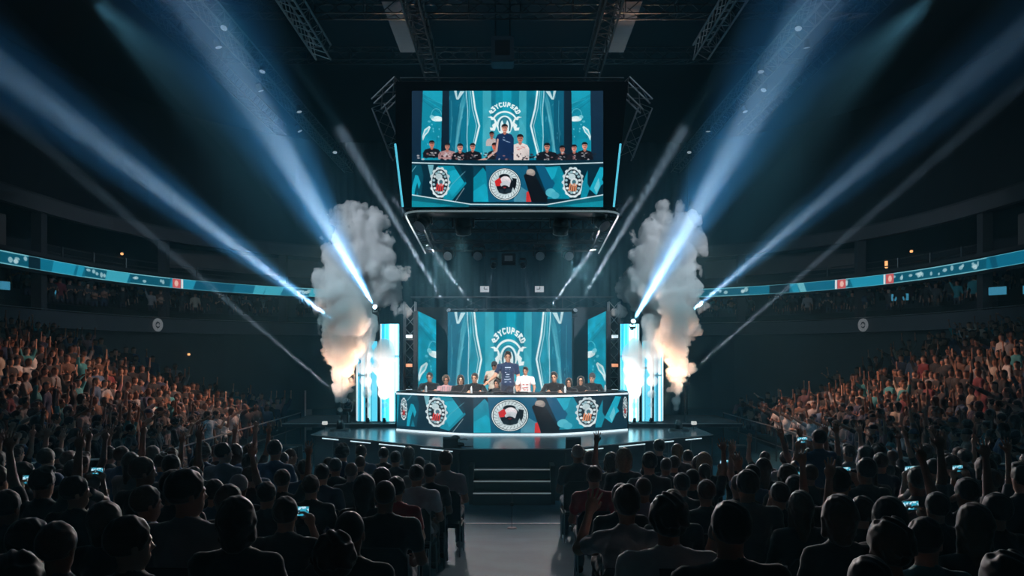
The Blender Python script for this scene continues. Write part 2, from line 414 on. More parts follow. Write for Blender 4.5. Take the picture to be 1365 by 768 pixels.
# ------------------------------------------------------------------ the hall
def floor_z(y):
    """the stalls floor climbs from the stage towards the camera"""
    return float(np.interp(y, [-2, 3.4, 4.6, 6.8, 10.7, 18.2], [1.62, 1.34, 1.22, 1.04, .76, 0.]))
m = MB(); ys = [-2, 0, 2, 3.4, 4.6, 6.8, 8.7, 10.7, 13, 15.5, 18.2, 24, 54]
m.grid([[(x, y, floor_z(y)) for x in (-24, -1.1, 1.1, 24)] for y in ys])
FLOORM = pm('dark_polished_floor', (.028, .088, .118), .6, 0, .35, 2.2, spec=.015)
structure(m.obj('floor', FLOORM))

# the bowl: straight sides and a rounded end
AX, Y0, BY, EX = 19.2, 32.0, 19.0, 2.4
def bowl(off=0., n=40, ynear=-2.):
    a, b = AX + off, BY + off; P = []
    for y in np.linspace(ynear, Y0, 14)[:-1]: P.append((-a, y))
    for t in np.linspace(0, PI, n):
        c, s = math.cos(t), math.sin(t); P.append((-a * math.copysign(abs(c) ** (2 / EX), c), Y0 + b * abs(s) ** (2 / EX)))
    for y in np.linspace(Y0, ynear, 14)[1:]: P.append((a, y))
    return P
def band(m, off, z0, z1, th=.15):
    I, O = bowl(off), bowl(off + th)
    m.grid([[(x, y, z) for x, y in q] for q, z in ((O, z0), (I, z0), (I, z1), (O, z1))]); return m
def ledge(m, o0, o1, z, th=.2):
    A, B = bowl(o0), bowl(o1)
    m.grid([[(x, y, q) for x, y in c] for c, q in ((A, z - th), (A, z), (B, z), (B, z - th))]); return m
structure(band(MB(), 0, 0, 4.4).obj('wall_lower_bowl', DWALL))
m = MB(); ledge(m, -.3, 5, 5.1, .1); structure(m.obj('floor_balcony', CONC))
structure(band(MB(), -.32, 4.42, 5.1, .2).obj('wall_balcony_front', pm('balcony_front_paint', (.085, .10, .12), .6, 0, .2, .9)))
m = MB(); m.path([(x, y, 5.16) for x, y in bowl(-.32, 60)], .018, 5); t_ = m.obj('balcony_rail', ALU); tag(t_, 'thin pale metal rail running along the top of the balcony front', 'rail')
structure(band(MB(), 4.5, 5.1, 7.4).obj('wall_balcony_back', CONC))
m = MB(); ledge(m, -.1, 4.4, 7.45, .15); structure(m.obj('floor_suites', CONC))
structure(band(MB(), -.02, 6.62, 7.34, .12).obj('wall_ribbon_backing', MATT))
structure(band(MB(), 3.2, 7.4, 9.9).obj('wall_suites_back', DWALL))
structure(band(MB(), 0, 9.15, 9.78, .3).obj('trim_upper_band', pm('upper_band_paint', (.11, .115, .13), .7, 0, .2, .8)))
m = MB(); ledge(m, 0, 6, 9.85, .1); structure(m.obj('floor_upper_tier', CONC))
structure(band(MB(), 2.5, 9.8, 16.9).obj('wall_upper', pm('upper_wall_black', (.012, .018, .024), .9)))
m = MB(); m.box((0, 25, 17), (60, 60, .3)); structure(m.obj('ceiling', pm('black_roof_deck', (.010, .016, .022), .9)))
m = MB(); m.box((0, -2.3, 8.4), (60, .2, 17)); structure(m.obj('wall_behind_camera', MATT))
# back drape behind the stage
m = MB(); n = 150
xs = np.linspace(-8.2, 8.2, n); m.grid([[(x, 37.5 + .09 * math.sin(i * 1.9) + .05 * math.sin(i * .7), z) for i, x in enumerate(xs)] for z in (0, 5, 13.2)])
o = m.obj('stage_drape', pm('dark_teal_drape', (.02, .055, .07), .9), smooth=True)
so = o.modifiers.new('s', 'SOLIDIFY'); so.thickness = .02
tag(o, 'huge dark drape hanging in folds across the end of the hall behind the stage', 'drape')

# columns and suite partitions along the side walls
def bowl_at(px_side, yy, off=0.):
    """the point of the bowl line at a given depth on one side"""
    a, b = AX + off, BY + off
    x = a if yy <= Y0 else a * max(0, 1 - ((yy - Y0) / b) ** EX) ** (1 / EX)
    return Vector((px_side * x, yy, 0))
def nrm_at(s, y, off=0.):
    p, q = bowl_at(s, y - .2, off), bowl_at(s, y + .2, off); d = (q - p).normalized(); return d, Vector((-d.y * -s, d.x * -s, 0)) if False else Vector((d.y, -d.x, 0)) * s
k_ = 0
for s in (-1, 1):
    for y in (24.5, 33.2, 41.5, 47.5):
        k_ += 1; p = bowl_at(s, y, .35); m = MB(); m.box(p + Vector((0, 0, 6.3)), (.42, .42, 2.4)); m.box(p + Vector((0, 0, 8.3)), (.42, .42, 1.72))
        structure(m.obj(f'wall_column_{k_}', CONC))
# grey wall panels between the suites
def wall_panel(s, y0, y1, z0, z1, off, mat_, label):
    m = MB(); a, b = bowl_at(s, y0, off), bowl_at(s, y1, off); d = (b - a); L = d.length; d.normalize(); R = Matrix.Rotation(math.atan2(d.y, d.x), 3, 'Z')
    c = (a + b) / 2; m.box((c.x, c.y, (z0 + z1) / 2), (L, .12, z1 - z0), R); o = m.obj('suite_panel', mat_)
    o['kind'] = 'structure'; o.name = 'wall_suite_panel'; return o
for s in (-1, 1):
    for y0, y1, z0, z1, off in ((27.2, 29.6, 7.5, 8.9, 1.4), (30.1, 32.3, 7.5, 8.95, 1.2), (24, 26.4, 7.5, 8.8, 1.6), (43.5, 50.6, 8.05, 9.1, 2.1), (27.6, 31.8, 5.2, 6.4, 2.2)):
        wall_panel(s, y0, y1, z0, z1, off, PANEL, '')
# parapets and glass-front rails of the suites
for s in (-1, 1):
    m = MB()
    for y0 in np.arange(33.6, 46, 2.1):
        for z in (7.75, 8.05):
            a, b = bowl_at(s, y0, .9), bowl_at(s, y0 + 1.9, .9); m.tube(a + Vector((0, 0, z)), b + Vector((0, 0, z)), .03, n=5)
        m.tube(bowl_at(s, y0, .9) + Vector((0, 0, 7.45)), bowl_at(s, y0, .9) + Vector((0, 0, 8.1)), .03, n=5)
    tag(m.obj('suite_railing', DALU), f'low dark railing in front of the suites on the {SIDE[s]} side above the ribbon screen', 'railing')
# ribbon screens
def band_screen(name, s, y_near, y_far, z0, z1, pic, power, off=-.06):
    H, W = pic.shape[:2]
    # even arc-length sampling
    yy = np.concatenate([np.linspace(y_near, Y0, 200), Y0 + BY * np.sin(np.linspace(0, 1.35, 400)) ** (2 / EX)])
    yy = yy[yy <= y_far]; P = np.array([bowl_at(s, float(y), off)[:2] for y in yy]); L = np.concatenate([[0], np.cumsum(np.linalg.norm(np.diff(P, axis=0), axis=1))])
    t = np.linspace(0, L[-1], W); X = np.interp(t, L, P[:, 0]); Y = np.interp(t, L, P[:, 1]); Z = np.linspace(z1, z0, H)
    V = np.stack([np.repeat(X[None], H, 0), np.repeat(Y[None], H, 0), np.repeat(Z[:, None], W, 1)], -1).reshape(-1, 3)
    return screen_mesh(name, V, H, W, pic, power)
def screen_mesh(name, V, H, W, pic, power, parent=None):
    i = np.arange(H * W).reshape(H, W); F = np.stack([i[:-1, :-1], i[:-1, 1:], i[1:, 1:], i[1:, :-1]], -1).reshape(-1, 4)
    me = np_mesh(name, V, F, False); ca = me.color_attributes.new('picture', 'FLOAT_COLOR', 'POINT')
    c = np.ones((H * W, 4), f32); p = pic.reshape(-1, 3); c[:, :3] = np.where(p <= .04045, p / 12.92, ((p + .055) / 1.055) ** 2.4); ca.data.foreach_set('color', c.ravel())
    me.materials.append(led(name + '_led', power)); o = bpy.data.objects.new(name, me); COL.objects.link(o)
    if parent is not None: o.parent = parent
    return o

# raked side stands under the standing crowd
RX0, RDX, RY0, RY1 = 8.9, .8, 3.0, 31.0
RISE = lambda k: float(np.interp(k, [0, 2.6, 5, 8.6, 13], [0, .5, 1.25, 2.45, 3.2]))
def stand_z(k, y): return floor_z(y) + RISE(k)
for s in (-1, 1):
    m = MB()
    for k in range(1, 14):
        x0, x1 = RX0 + RDX * (k - .5), RX0 + RDX * (k + .5)
        ys = [2, 3.4, 4.6, 6.8, 10.7, 14, 18.2, RY1 + .3]
        m.grid([[(s * x0, y, 0) for y in ys], [(s * x0, y, stand_z(k, y)) for y in ys], [(s * x1, y, stand_z(k, y)) for y in ys]])
        m.grid([[(s * x0, RY1 + .3, 0), (s * x1, RY1 + .3, 0)], [(s * x0, RY1 + .3, stand_z(k, 30)), (s * x1, RY1 + .3, stand_z(k, 30))]])
    structure(m.obj('floor_stand_' + SIDE[s], MATT))
# ------------------------------------------------------------------ pictures on the LED screens, drawn shape by shape
class Canvas:
    """window [x0,x1]x[y0,y1] of drawing units, w pixels wide; T maps drawing units of a borrowed motif into this window"""
    def __init__(s, x0, y0, x1, y1, w, bg):
        s.x0, s.y0, s.k = x0, y0, w / (x1 - x0); s.w, s.h = w, int(round((y1 - y0) * s.k)); s.a = np.zeros((s.h, s.w, 3)); s.a[:] = np.array(bg) / 255
        s.T = (1, 1, 0, 0)
    def _m(s, P): P = np.asarray(P, float); sx, sy, ox, oy = s.T; return (P * [sx, sy] + [ox, oy] - [s.x0, s.y0]) * s.k
    def put(s, sl, m, c, al):
        c = np.array(c) / 255; m = (m * al)[..., None]; s.a[sl] = s.a[sl] * (1 - m) + c * m
    def win(s, P, pad=1):
        lo = np.maximum(np.floor(P.min(0)).astype(int) - pad, 0); hi = np.minimum(np.ceil(P.max(0)).astype(int) + pad, [s.w, s.h])
        if (hi <= lo).any(): return None, None, None
        X, Y = np.meshgrid(np.arange(lo[0], hi[0]) + .5, np.arange(lo[1], hi[1]) + .5); return (slice(lo[1], hi[1]), slice(lo[0], hi[0])), X, Y
    def poly(s, P, c, al=1.):
        P = s._m(P); sl, X, Y = s.win(P)
        if sl is None: return s
        tot = 0
        for dx in (-.25, .25):
            for dy in (-.25, .25):
                ins = np.zeros(X.shape, bool); n = len(P)
                for i in range(n):
                    (xa, ya), (xb, yb) = P[i], P[(i + 1) % n]
                    if ya == yb: continue
                    q = ((ya > Y + dy) != (yb > Y + dy)) & (X + dx < (xb - xa) * (Y + dy - ya) / (yb - ya) + xa); ins ^= q
                tot = tot + ins
        s.put(sl, tot / 4., c, al); return s
    def ell(s, cx, cy, rx, ry, c, al=1., a0=0, a1=360, n=40):
        t = np.radians(np.linspace(a0, a1, n)); return s.poly(np.stack([cx + rx * np.cos(t), cy + ry * np.sin(t)], 1), c, al)
    def line(s, P, wd, c, al=1.):
        P = s._m(P); wd = max(wd * s.k * abs(s.T[0]), .7); sl, X, Y = s.win(P, int(wd) + 2)
        if sl is None: return s
        d = np.full(X.shape, 1e9)
        for (xa, ya), (xb, yb) in zip(P[:-1], P[1:]):
            vx, vy = xb - xa, yb - ya; t = np.clip(((X - xa) * vx + (Y - ya) * vy) / max(vx * vx + vy * vy, 1e-9), 0, 1); d = np.minimum(d, np.hypot(X - xa - t * vx, Y - ya - t * vy))
        s.put(sl, np.clip(wd / 2 - d + .5, 0, 1), c, al); return s
    def arc(s, cx, cy, rx, ry, a0, a1, wd, c, al=1.):
        t = np.radians(np.linspace(a0, a1, 40)); return s.line(np.stack([cx + rx * np.cos(t), cy + ry * np.sin(t)], 1), wd, c, al)
    def mottle(s, rnd, amt=.05, n=260, r=26):
        for _ in range(n):
            x, y = rnd.uniform(0, s.w), rnd.uniform(0, s.h); q = rnd.uniform(.2, 1) * r * s.k; sl, X, Y = s.win(np.array([[x - q, y - q], [x + q, y + q]]))
            if sl is None: continue
            m = np.clip(1 - np.hypot(X - x, (Y - y) * .7) / q, 0, 1) * rnd.uniform(-amt, amt); s.a[sl] = np.clip(s.a[sl] * (1 + m[..., None] * 2), 0, 1)
        return s
T1, T2, T3, TD, PALE, WH = (8, 138, 164), (22, 168, 196), (6, 96, 124), (3, 40, 56), (140, 212, 226), (232, 250, 252)

def art_wall(c, ppl=False):
    """the middle wall: x 352..960, y 57..460"""
    rnd = random.Random(5)
    c.poly([(352, 57), (960, 57), (960, 480), (352, 480)], T1)
    for x, w_, col, al in ((352, 70, T3, .9), (418, 40, (5, 112, 142), .8), (535, 45, (110, 195, 210), .45), (580, 22, T3, .5), (640, 44, T2, .7), (690, 36, T3, .35), (726, 38, (120, 200, 214), .4), (764, 44, T3, .4), (855, 50, T3, .7), (905, 56, (5, 84, 112), .9)):
        c.poly([(x, 57), (x + w_, 57), (x + w_ - 4, 480), (x, 480)], col, al)
    c.ell(650, 330, 120, 170, (120, 205, 220), .18); c.ell(650, 300, 80, 120, (150, 220, 230), .18)
    for sg, o in ((1, 0), (-1, 1304)):
        f = lambda P: [(sg * x + o, y) for x, y in P]
        c.line(f([(452, 60), (410, 250), (388, 400), (372, 470)]), 9, PALE, .35)
        c.poly(f([(440, 60), (430, 170), (408, 330), (398, 460), (380, 470), (398, 250), (418, 120)]), PALE, .35)
        c.line(f([(482, 57), (494, 150), (517, 243), (496, 330), (478, 400)]), 9, WH, .95); c.line(f([(470, 57), (480, 150), (503, 243), (486, 330), (468, 400)]), 3, WH, .8)
        c.line(f([(447, 57), (456, 160), (452, 300), (455, 380)]), 4, WH, .75); c.line(f([(462, 57), (466, 160), (458, 240)]), 3, PALE, .7)
        c.poly(f([(384, 57), (398, 57), (402, 96), (416, 60), (440, 60), (408, 104), (396, 104)]), WH, .8)
        c.line(f([(370, 110), (372, 230), (366, 330)]), 2.5, PALE, .4)
        for _ in range(26):
            x, y = rnd.uniform(362, 500), rnd.uniform(70, 440); c.line(f([(x, y), (x + rnd.uniform(-9, 9), y + rnd.uniform(4, 26))]), rnd.uniform(1.5, 4), PALE, rnd.uniform(.15, .5))
    emblem(c)
def emblem(c):
    cx, cy = 650, 205
    # arched lettering
    glyphs = [[[(0, 0), (-6, 10), (0, 19), (7, 10), (1, 2)], [(0, 19), (8, 24)]], [[(-6, 0), (6, 0), (-2, 10), (6, 12), (2, 24), (-6, 22)]], [[(-6, 2), (0, 10), (6, 2)], [(0, 10), (0, 24)]],
              [[(7, 3), (-4, 0), (-7, 12), (-3, 24), (6, 22)]], [[(-6, 0), (-6, 18), (0, 24), (6, 18), (6, 0)]], [[(-5, 24), (-5, 0), (5, 2), (5, 10), (-4, 12), (6, 12)]],
              [[(6, 2), (-5, 4), (-4, 12), (5, 14), (4, 23), (-6, 22)]], [[(-5, 24), (-5, 0), (6, 3), (-4, 12), (7, 24)]], [[(-6, 0), (-6, 24), (2, 24), (6, 12), (2, 0), (-6, 0)]]]
    n = len(glyphs)
    for i, g in enumerate(glyphs):
        a = math.radians(-64 + 128 * i / (n - 1)); R0 = 78; bx, by = cx + R0 * 1.0 * math.sin(a), cy - 3 - R0 * math.cos(a) * .92
        for st in g:
            P = [(bx + (x * math.cos(a) - (y - 12) * math.sin(a) * .9), by + (x * math.sin(a) + (y - 12) * math.cos(a) * .9)) for x, y in st]; c.line(P, 6.5, WH)
    c.arc(cx, cy + 30, 66, 66, 204, 336, 9, WH); c.arc(cx, cy + 36, 54, 56, 200, 340, 4, T3, .6)
    c.ell(cx, cy + 42, 44, 58, WH, .95, 180, 360); c.poly([(cx - 44, cy + 38), (cx + 44, cy + 38), (cx + 30, cy + 72), (cx, cy + 92), (cx - 30, cy + 72)], WH, .95)
    c.arc(cx, cy + 40, 28, 44, 180, 360, 9, T3, .95); c.line([(cx - 28, cy + 40), (cx - 26, cy + 62)], 8, T3, .95); c.line([(cx + 28, cy + 40), (cx + 26, cy + 62)], 8, T3, .95)
    c.ell(cx, cy + 8, 12, 14, (50, 130, 150)); c.ell(cx, cy + 20, 8, 12, (50, 130, 150))
    for sg in (-1, 1):
        f = lambda P: [(cx + sg * x, cy + y) for x, y in P]
        c.poly(f([(92, -8), (74, -4), (70, 8), (56, 6), (52, 22), (66, 34), (62, 48), (78, 46), (74, 62), (52, 64), (46, 46), (40, 20), (50, 0), (70, -12)]), WH)
def art_side(c):
    """a wing of the wall: x 210..322 (outer edge at 210), y 57..460"""
    c.poly([(205, 50), (330, 50), (330, 470), (205, 470)], T1); c.poly([(205, 50), (330, 50), (330, 140), (205, 70)], T2, .7); c.poly([(205, 300), (330, 330), (330, 470), (205, 470)], T2, .25)
    c.line([(216, 110), (300, 175)], 3, T3, .7); c.line([(216, 95), (320, 160)], 4, T2, .6); c.line([(240, 100), (322, 128)], 3, PALE, .3)
    c.arc(285, 190, 27, 38, 180, 350, 3, PALE, .6); c.ell(288, 206, 30, 14, WH, .9); c.ell(262, 196, 12, 10, PALE, .8); c.ell(300, 212, 18, 8, WH, .9); c.ell(248, 220, 8, 6, PALE, .5)
    c.poly([(210, 300), (222, 262), (248, 243), (255, 250), (244, 276), (226, 296), (214, 322)], WH, .9); c.poly([(216, 296), (228, 268), (246, 252), (238, 274)], T2, .6)
    for x, y in ((268, 258), (270, 272), (262, 236), (296, 300), (240, 340), (300, 260)): c.ell(x, y, 3.5, 5, PALE, .6)
    c.line([(250, 330), (246, 420)], 3, PALE, .25); c.line([(290, 300), (284, 440)], 6, T3, .35)
def badge(c, cx, cy, rx, ry, seed, big=False, hot=(214, 60, 60)):
    rnd = random.Random(seed)
    if big:
        c.ell(cx, cy, rx, ry, (6, 20, 30)); c.ell(cx, cy, rx * .965, ry * .965, WH); c.ell(cx, cy, rx * .915, ry * .915, (10, 30, 40)); c.ell(cx, cy, rx * .88, ry * .88, (205, 222, 226)); c.ell(cx, cy, rx * .66, ry * .66, (176, 200, 206))
        for k in range(26):
            a = k / 26 * 2 * PI; c.line([(cx + rx * .7 * math.cos(a), cy + ry * .7 * math.sin(a)), (cx + rx * (.8 + .06 * rnd.random()) * math.cos(a + .1), cy + ry * (.8 + .06 * rnd.random()) * math.sin(a + .1))], 3, (60, 90, 100), .6)
        c.ell(cx, cy + .04 * ry, rx * .52, ry * .56, (14, 22, 30))
        c.ell(cx - .02 * rx, cy - .44 * ry, rx * .34, ry * .2, (14, 22, 30)); c.ell(cx + .04 * rx, cy - .2 * ry, rx * .34, ry * .3, (222, 216, 222)); c.poly([(cx - .2 * rx, cy - .2 * ry), (cx + .36 * rx, cy - .15 * ry), (cx + .3 * rx, cy + .16 * ry), (cx - .05 * rx, cy + .18 * ry)], (196, 204, 212)); c.poly([(cx - .1 * rx, cy - .4 * ry), (cx + .16 * rx, cy - .46 * ry), (cx + .3 * rx, cy - .3 * ry)], (236, 238, 242))
        c.poly([(cx - .62 * rx, cy - .2 * ry), (cx - .3 * rx, cy - .42 * ry), (cx - .18 * rx, cy - .1 * ry), (cx - .3 * rx, cy + .1 * ry), (cx - .55 * rx, cy + .12 * ry)], (206, 42, 44))
        c.ell(cx + .1 * rx, cy - .08 * ry, rx * .16, ry * .16, (200, 208, 214)); c.ell(cx - .12 * rx, cy + .02 * ry, rx * .15, ry * .13, (190, 200, 206))
        c.ell(cx, cy + .24 * ry, rx * .26, ry * .18, (12, 18, 26)); c.ell(cx - .22 * rx, cy + .42 * ry, rx * .17, ry * .13, (28, 44, 54)); c.ell(cx + .24 * rx, cy + .4 * ry, rx * .2, ry * .14, (28, 44, 54)); c.ell(cx, cy + .2 * ry, rx * .1, ry * .05, (200, 60, 60), .6)
        c.poly([(cx + .46 * rx, cy - .4 * ry), (cx + .74 * rx, cy - .34 * ry), (cx + .7 * rx, cy + .1 * ry), (cx + .6 * rx, cy + .36 * ry), (cx + .48 * rx, cy + .1 * ry)], (12, 20, 28))
    else:
        for k in range(14):
            a = k / 14 * 2 * PI; c.ell(cx + rx * .84 * math.cos(a), cy + ry * .86 * math.sin(a), rx * .2, ry * .12, (200, 222, 226))
        c.ell(cx, cy, rx * .9, ry * .92, (205, 222, 228)); c.ell(cx, cy, rx * .78, ry * .82, (18, 34, 44))
        for k in range(16):
            a = k / 16 * 2 * PI + .2; c.ell(cx + rx * .62 * math.cos(a), cy + ry * .66 * math.sin(a), rx * .14, ry * .08, (150, 190, 200) if k % 3 else (220, 236, 240))
        c.ell(cx - .1 * rx, cy - .35 * ry, rx * .34, ry * .2, (190, 214, 220)); c.ell(cx + .12 * rx, cy - .02 * ry, rx * .36, ry * .26, (210, 226, 230)); c.ell(cx + .1 * rx, cy - .02 * ry, rx * .18, ry * .14, (60, 110, 126))
        for k in range(4): c.line([(cx + (-.36 + .2 * k) * rx, cy + .52 * ry), (cx + (-.24 + .18 * k) * rx, cy + (.1 + .06 * (k % 2)) * ry)], rx * .13, hot)
        c.arc(cx, cy, rx * .9, ry * .92, 20, 160, rx * .07, WH)
def art_desk(c):
    """the desk front: x 110..1195, y 465..665"""
    c.poly([(100, 440), (1210, 440), (1210, 700), (100, 700)], TD)
    c.poly([(110, 465), (215, 465), (228, 520), (214, 640), (110, 640)], (4, 70, 90))
    c.poly([(112, 465), (128, 465), (118, 620), (112, 620)], T1); badge(c, 150, 547, 17, 64, 2)
    c.poly([(164, 640), (170, 575), (186, 516), (200, 520), (214, 560), (204, 590), (196, 556), (186, 590), (178, 640)], T2); c.poly([(186, 640), (196, 600), (206, 640)], T1, .8); c.line([(168, 500), (190, 470)], 3, PALE, .7)
    c.poly([(250, 465), (280, 465), (272, 520), (262, 520)], PALE, .8)
    c.poly([(300, 470), (405, 470), (448, 560), (372, 650), (330, 640)], T1); c.poly([(350, 500), (400, 488), (422, 520), (372, 560)], T2); c.poly([(352, 585), (425, 520), (440, 552), (372, 632)], T2, .8)
    c.poly([(382, 470), (412, 470), (446, 548), (438, 558)], (3, 60, 78)); c.line([(345, 620), (372, 566), (440, 500)], 4, PALE, .5); c.line([(390, 654), (436, 585)], 3, WH, .6)
    badge(c, 312, 555, 52, 82, 3)
    c.poly([(483, 532), (532, 478), (575, 540), (600, 655), (483, 655)], T1); c.poly([(483, 600), (540, 560), (600, 655), (483, 655)], T2, .8); c.poly([(483, 470), (530, 476), (483, 530)], (4, 60, 80))
    c.poly([(545, 470), (760, 470), (800, 655), (560, 655)], (16, 92, 124)); c.poly([(700, 560), (760, 600), (778, 655), (690, 655)], (96, 160, 180), .7); c.poly([(752, 655), (754, 606), (768, 598), (779, 655)], (206, 52, 52))
    badge(c, 643, 565, 83, 84, 4, True)
    c.poly([(760, 500), (800, 520), (862, 640), (862, 658), (782, 658), (740, 520)], (10, 14, 22)); c.ell(776, 506, 23, 20, (150, 142, 138)); c.ell(774, 498, 18, 12, (176, 168, 160)); c.poly([(752, 512), (800, 526), (790, 560), (750, 540)], (14, 18, 26))
    c.poly([(800, 470), (850, 470), (905, 560), (880, 640), (852, 600)], (10, 88, 124)); c.poly([(850, 476), (925, 470), (970, 560), (975, 640), (860, 640), (900, 560)], T1); c.poly([(850, 478), (914, 478), (898, 530), (884, 542)], T2); c.ell(878, 608, 26, 22, (84, 186, 206)); c.ell(900, 622, 22, 18, (70, 176, 200))
    badge(c, 992, 555, 56, 82, 6, False, (216, 140, 100))
    c.poly([(1040, 560), (1072, 480), (1100, 520), (1060, 640), (1030, 640)], T1); c.poly([(1068, 470), (1108, 470), (1134, 540), (1092, 610), (1066, 560)], TD)
    c.poly([(1076, 590), (1130, 476), (1160, 480), (1150, 560), (1136, 570), (1112, 622)], T2); c.poly([(1100, 584), (1124, 530), (1130, 570), (1112, 616)], PALE, .7); c.poly([(1160, 480), (1180, 560), (1172, 600), (1140, 540)], TD)
    badge(c, 1181, 540, 12, 62, 7)
def person_2d(c, x, y, s, top, face=(214, 150, 130), hair=(22, 20, 24), wide=1., stand=0, marks=(210, 214, 220)):
    """a person on the feed seen from the front: head centre (x, y), head height 2.4 s"""
    sh = 2.3 * s * wide; b = y + (4.6 * s if not stand else stand)
    c.poly([(x - sh, b), (x - sh * 1.02, y + 3 * s), (x - sh * .8, y + 1.9 * s), (x - .5 * s, y + 1.35 * s), (x + .5 * s, y + 1.35 * s), (x + sh * .8, y + 1.9 * s), (x + sh * 1.02, y + 3 * s), (x + sh, b)], top)
    c.poly([(x - .42 * s, y + .7 * s), (x + .42 * s, y + .7 * s), (x + .5 * s, y + 1.6 * s), (x, y + 2 * s), (x - .5 * s, y + 1.6 * s)], (176, 112, 96)); c.ell(x, y, .85 * s, 1.15 * s, face); c.ell(x + .35 * s, y + .05 * s, .45 * s, 1. * s, (176, 110, 96), .5)
    c.ell(x, y - .55 * s, .95 * s, .75 * s, hair, 1, 180, 360); c.poly([(x - .95 * s, y - .55 * s), (x + .95 * s, y - .55 * s), (x + .9 * s, y - .1 * s), (x + .7 * s, y - .5 * s), (x - .7 * s, y - .45 * s), (x - .9 * s, y - .1 * s)], hair)
    c.line([(x - .5 * s, y - .12 * s), (x - .15 * s, y - .12 * s)], .22 * s, (30, 24, 26)); c.line([(x + .15 * s, y - .12 * s), (x + .5 * s, y - .12 * s)], .22 * s, (30, 24, 26)); c.line([(x - .25 * s, y + .55 * s), (x + .25 * s, y + .55 * s)], .18 * s, (140, 50, 50))
    rnd = random.Random(int(x * 7))
    for _ in range(5): q, v = x + rnd.uniform(-1.1, 1.1) * s, y + rnd.uniform(2.2, 4.2) * s; c.line([(q, v), (q + rnd.uniform(.3, .9) * s, v + rnd.uniform(-.1, .3) * s)], .22 * s, marks, .8)
def art_feed(c):
    """the camera feed on the hanging screen: x 226..1085, y 203..722"""
    c.poly([(220, 190), (1090, 190), (1090, 730), (220, 730)], (10, 38, 58))
    for q in ((238, 268), (1032, 1076)): c.poly([(q[0], 203), (q[1], 203), (q[1], 218), (q[0], 214)], (120, 20, 36))
    kx, ky = 517 / 608, .84; ox, oy = 643 - 650 * kx, 203 - 57 * ky
    c.T = (kx, ky, ox, oy); art_wall(c); 
    c.T = (1, 1, 0, 0); c.poly([(340, 190), (396, 190), (396, 530), (340, 530)], (6, 34, 50)); c.poly([(912, 190), (950, 190), (950, 530), (912, 530)], (6, 34, 50)); c.poly([(220, 190), (278, 190), (266, 530), (220, 530)], (12, 40, 62)); c.poly([(1025, 190), (1090, 190), (1090, 530), (1030, 530)], (12, 40, 62))
    for sg in (0, 1):
        s_ = Canvas(205, 50, 330, 470, 150, TD); art_side(s_)
        c.T = (.85, .84, 276 - 212 * .85, 203 - 57 * .84) if not sg else (-.85, .84, 1026 + 212 * .85, 203 - 57 * .84); art_side(c)
    c.T = (1, 1, 0, 0)
    c.poly([(366, 190), (396, 190), (392, 530), (358, 530)], (6, 30, 46)); c.poly([(916, 190), (940, 190), (946, 530), (920, 530)], (6, 30, 46)); c.poly([(220, 190), (278, 203), (266, 530), (220, 530)], (12, 40, 62)); c.poly([(1025, 203), (1090, 190), (1090, 530), (1030, 530)], (12, 40, 62))
    c.poly([(268, 203), (366, 203), (366, 226)], (8, 34, 50), .0)
    D_ = (18, 20, 28)
    for x, y, s, t, w_, fc in ((585, 398, 11, (190, 180, 180), 1, (150, 100, 90)), (318, 440, 13, D_, 1.3, (200, 130, 112)), (387, 450, 12.5, (170, 134, 136), 1.4, (196, 140, 120)), (444, 455, 14, D_, 1.2, (236, 170, 156)), (500, 452, 13, D_, 1.3, (210, 150, 132)),
                           (598, 450, 13, (20, 22, 30), 1.1, (220, 110, 90)), (832, 452, 14, D_, 1.5, (214, 150, 128)), (900, 462, 13, D_, 1.1, (190, 130, 110)), (953, 458, 13, (24, 24, 34), 1., (220, 160, 146)), (1000, 448, 13.5, D_, 1.2, (226, 164, 148))):
        person_2d(c, x, y, s, t, fc, wide=w_)
    person_2d(c, 712, 415, 15, (222, 214, 212), (196, 132, 112), wide=1.15, stand=112, marks=(206, 120, 120)); person_2d(c, 643, 370, 15, (18, 44, 84), (224, 168, 148), wide=1.15, stand=160, marks=(150, 180, 210))
    c.line([(612, 420), (606, 470), (560, 505), (520, 515)], 9, (200, 160, 150))
    rnd = random.Random(2)
    for _ in range(150): x = rnd.uniform(250, 1050); c.ell(x, rnd.uniform(478, 520), rnd.uniform(2, 7), rnd.uniform(2, 5), rnd.choice([(16, 18, 26), (16, 18, 26), (150, 110, 112), (60, 40, 48), (190, 190, 196)]), .8)
    c.poly([(226, 512), (1085, 512), (1085, 522), (226, 522)], (10, 22, 32))
    # the desk and the deck below it
    kx, ky = 855 / 980, .86
    c.T = (kx, ky, 643 - 643 * kx, 618 - 565 * ky)
    sub = Canvas(226, 522, 1085, 722, 859, TD)
    c.poly([(100, 455), (1200, 455), (1200, 700), (100, 700)], TD); art_desk(c); c.T = (1, 1, 0, 0)
    c.poly([(226, 664), (490, 706), (830, 708), (1085, 664), (1085, 730), (226, 730)], (8, 96, 116)); c.poly([(226, 690), (420, 712), (226, 730)], (14, 140, 160)); c.poly([(1085, 690), (900, 712), (1085, 730)], (14, 140, 160)); c.poly([(484, 712), (834, 712), (834, 730), (484, 730)], (16, 40, 54))
    c.line([(226, 522), (500, 530), (834, 530), (1085, 522)], 5, (200, 226, 234)); c.line([(226, 664), (490, 706), (830, 708), (1085, 664)], 4.5, (210, 236, 242))
def art_column(c, seed):
    rnd = random.Random(seed); c.poly([(0, 0), (40, 0), (40, 130), (0, 130)], (70, 170, 196))
    for k in range(9):
        x = rnd.uniform(0, 36); c.poly([(x, 0), (x + rnd.uniform(2, 7), 0), (x + rnd.uniform(2, 7), 130), (x, 130)], rnd.choice([(210, 240, 246), (20, 110, 140), (150, 215, 228), (36, 150, 180)]), rnd.uniform(.4, .95))
    c.poly([(0, 42), (40, 42), (40, 45), (0, 45)], (30, 80, 96), .8)
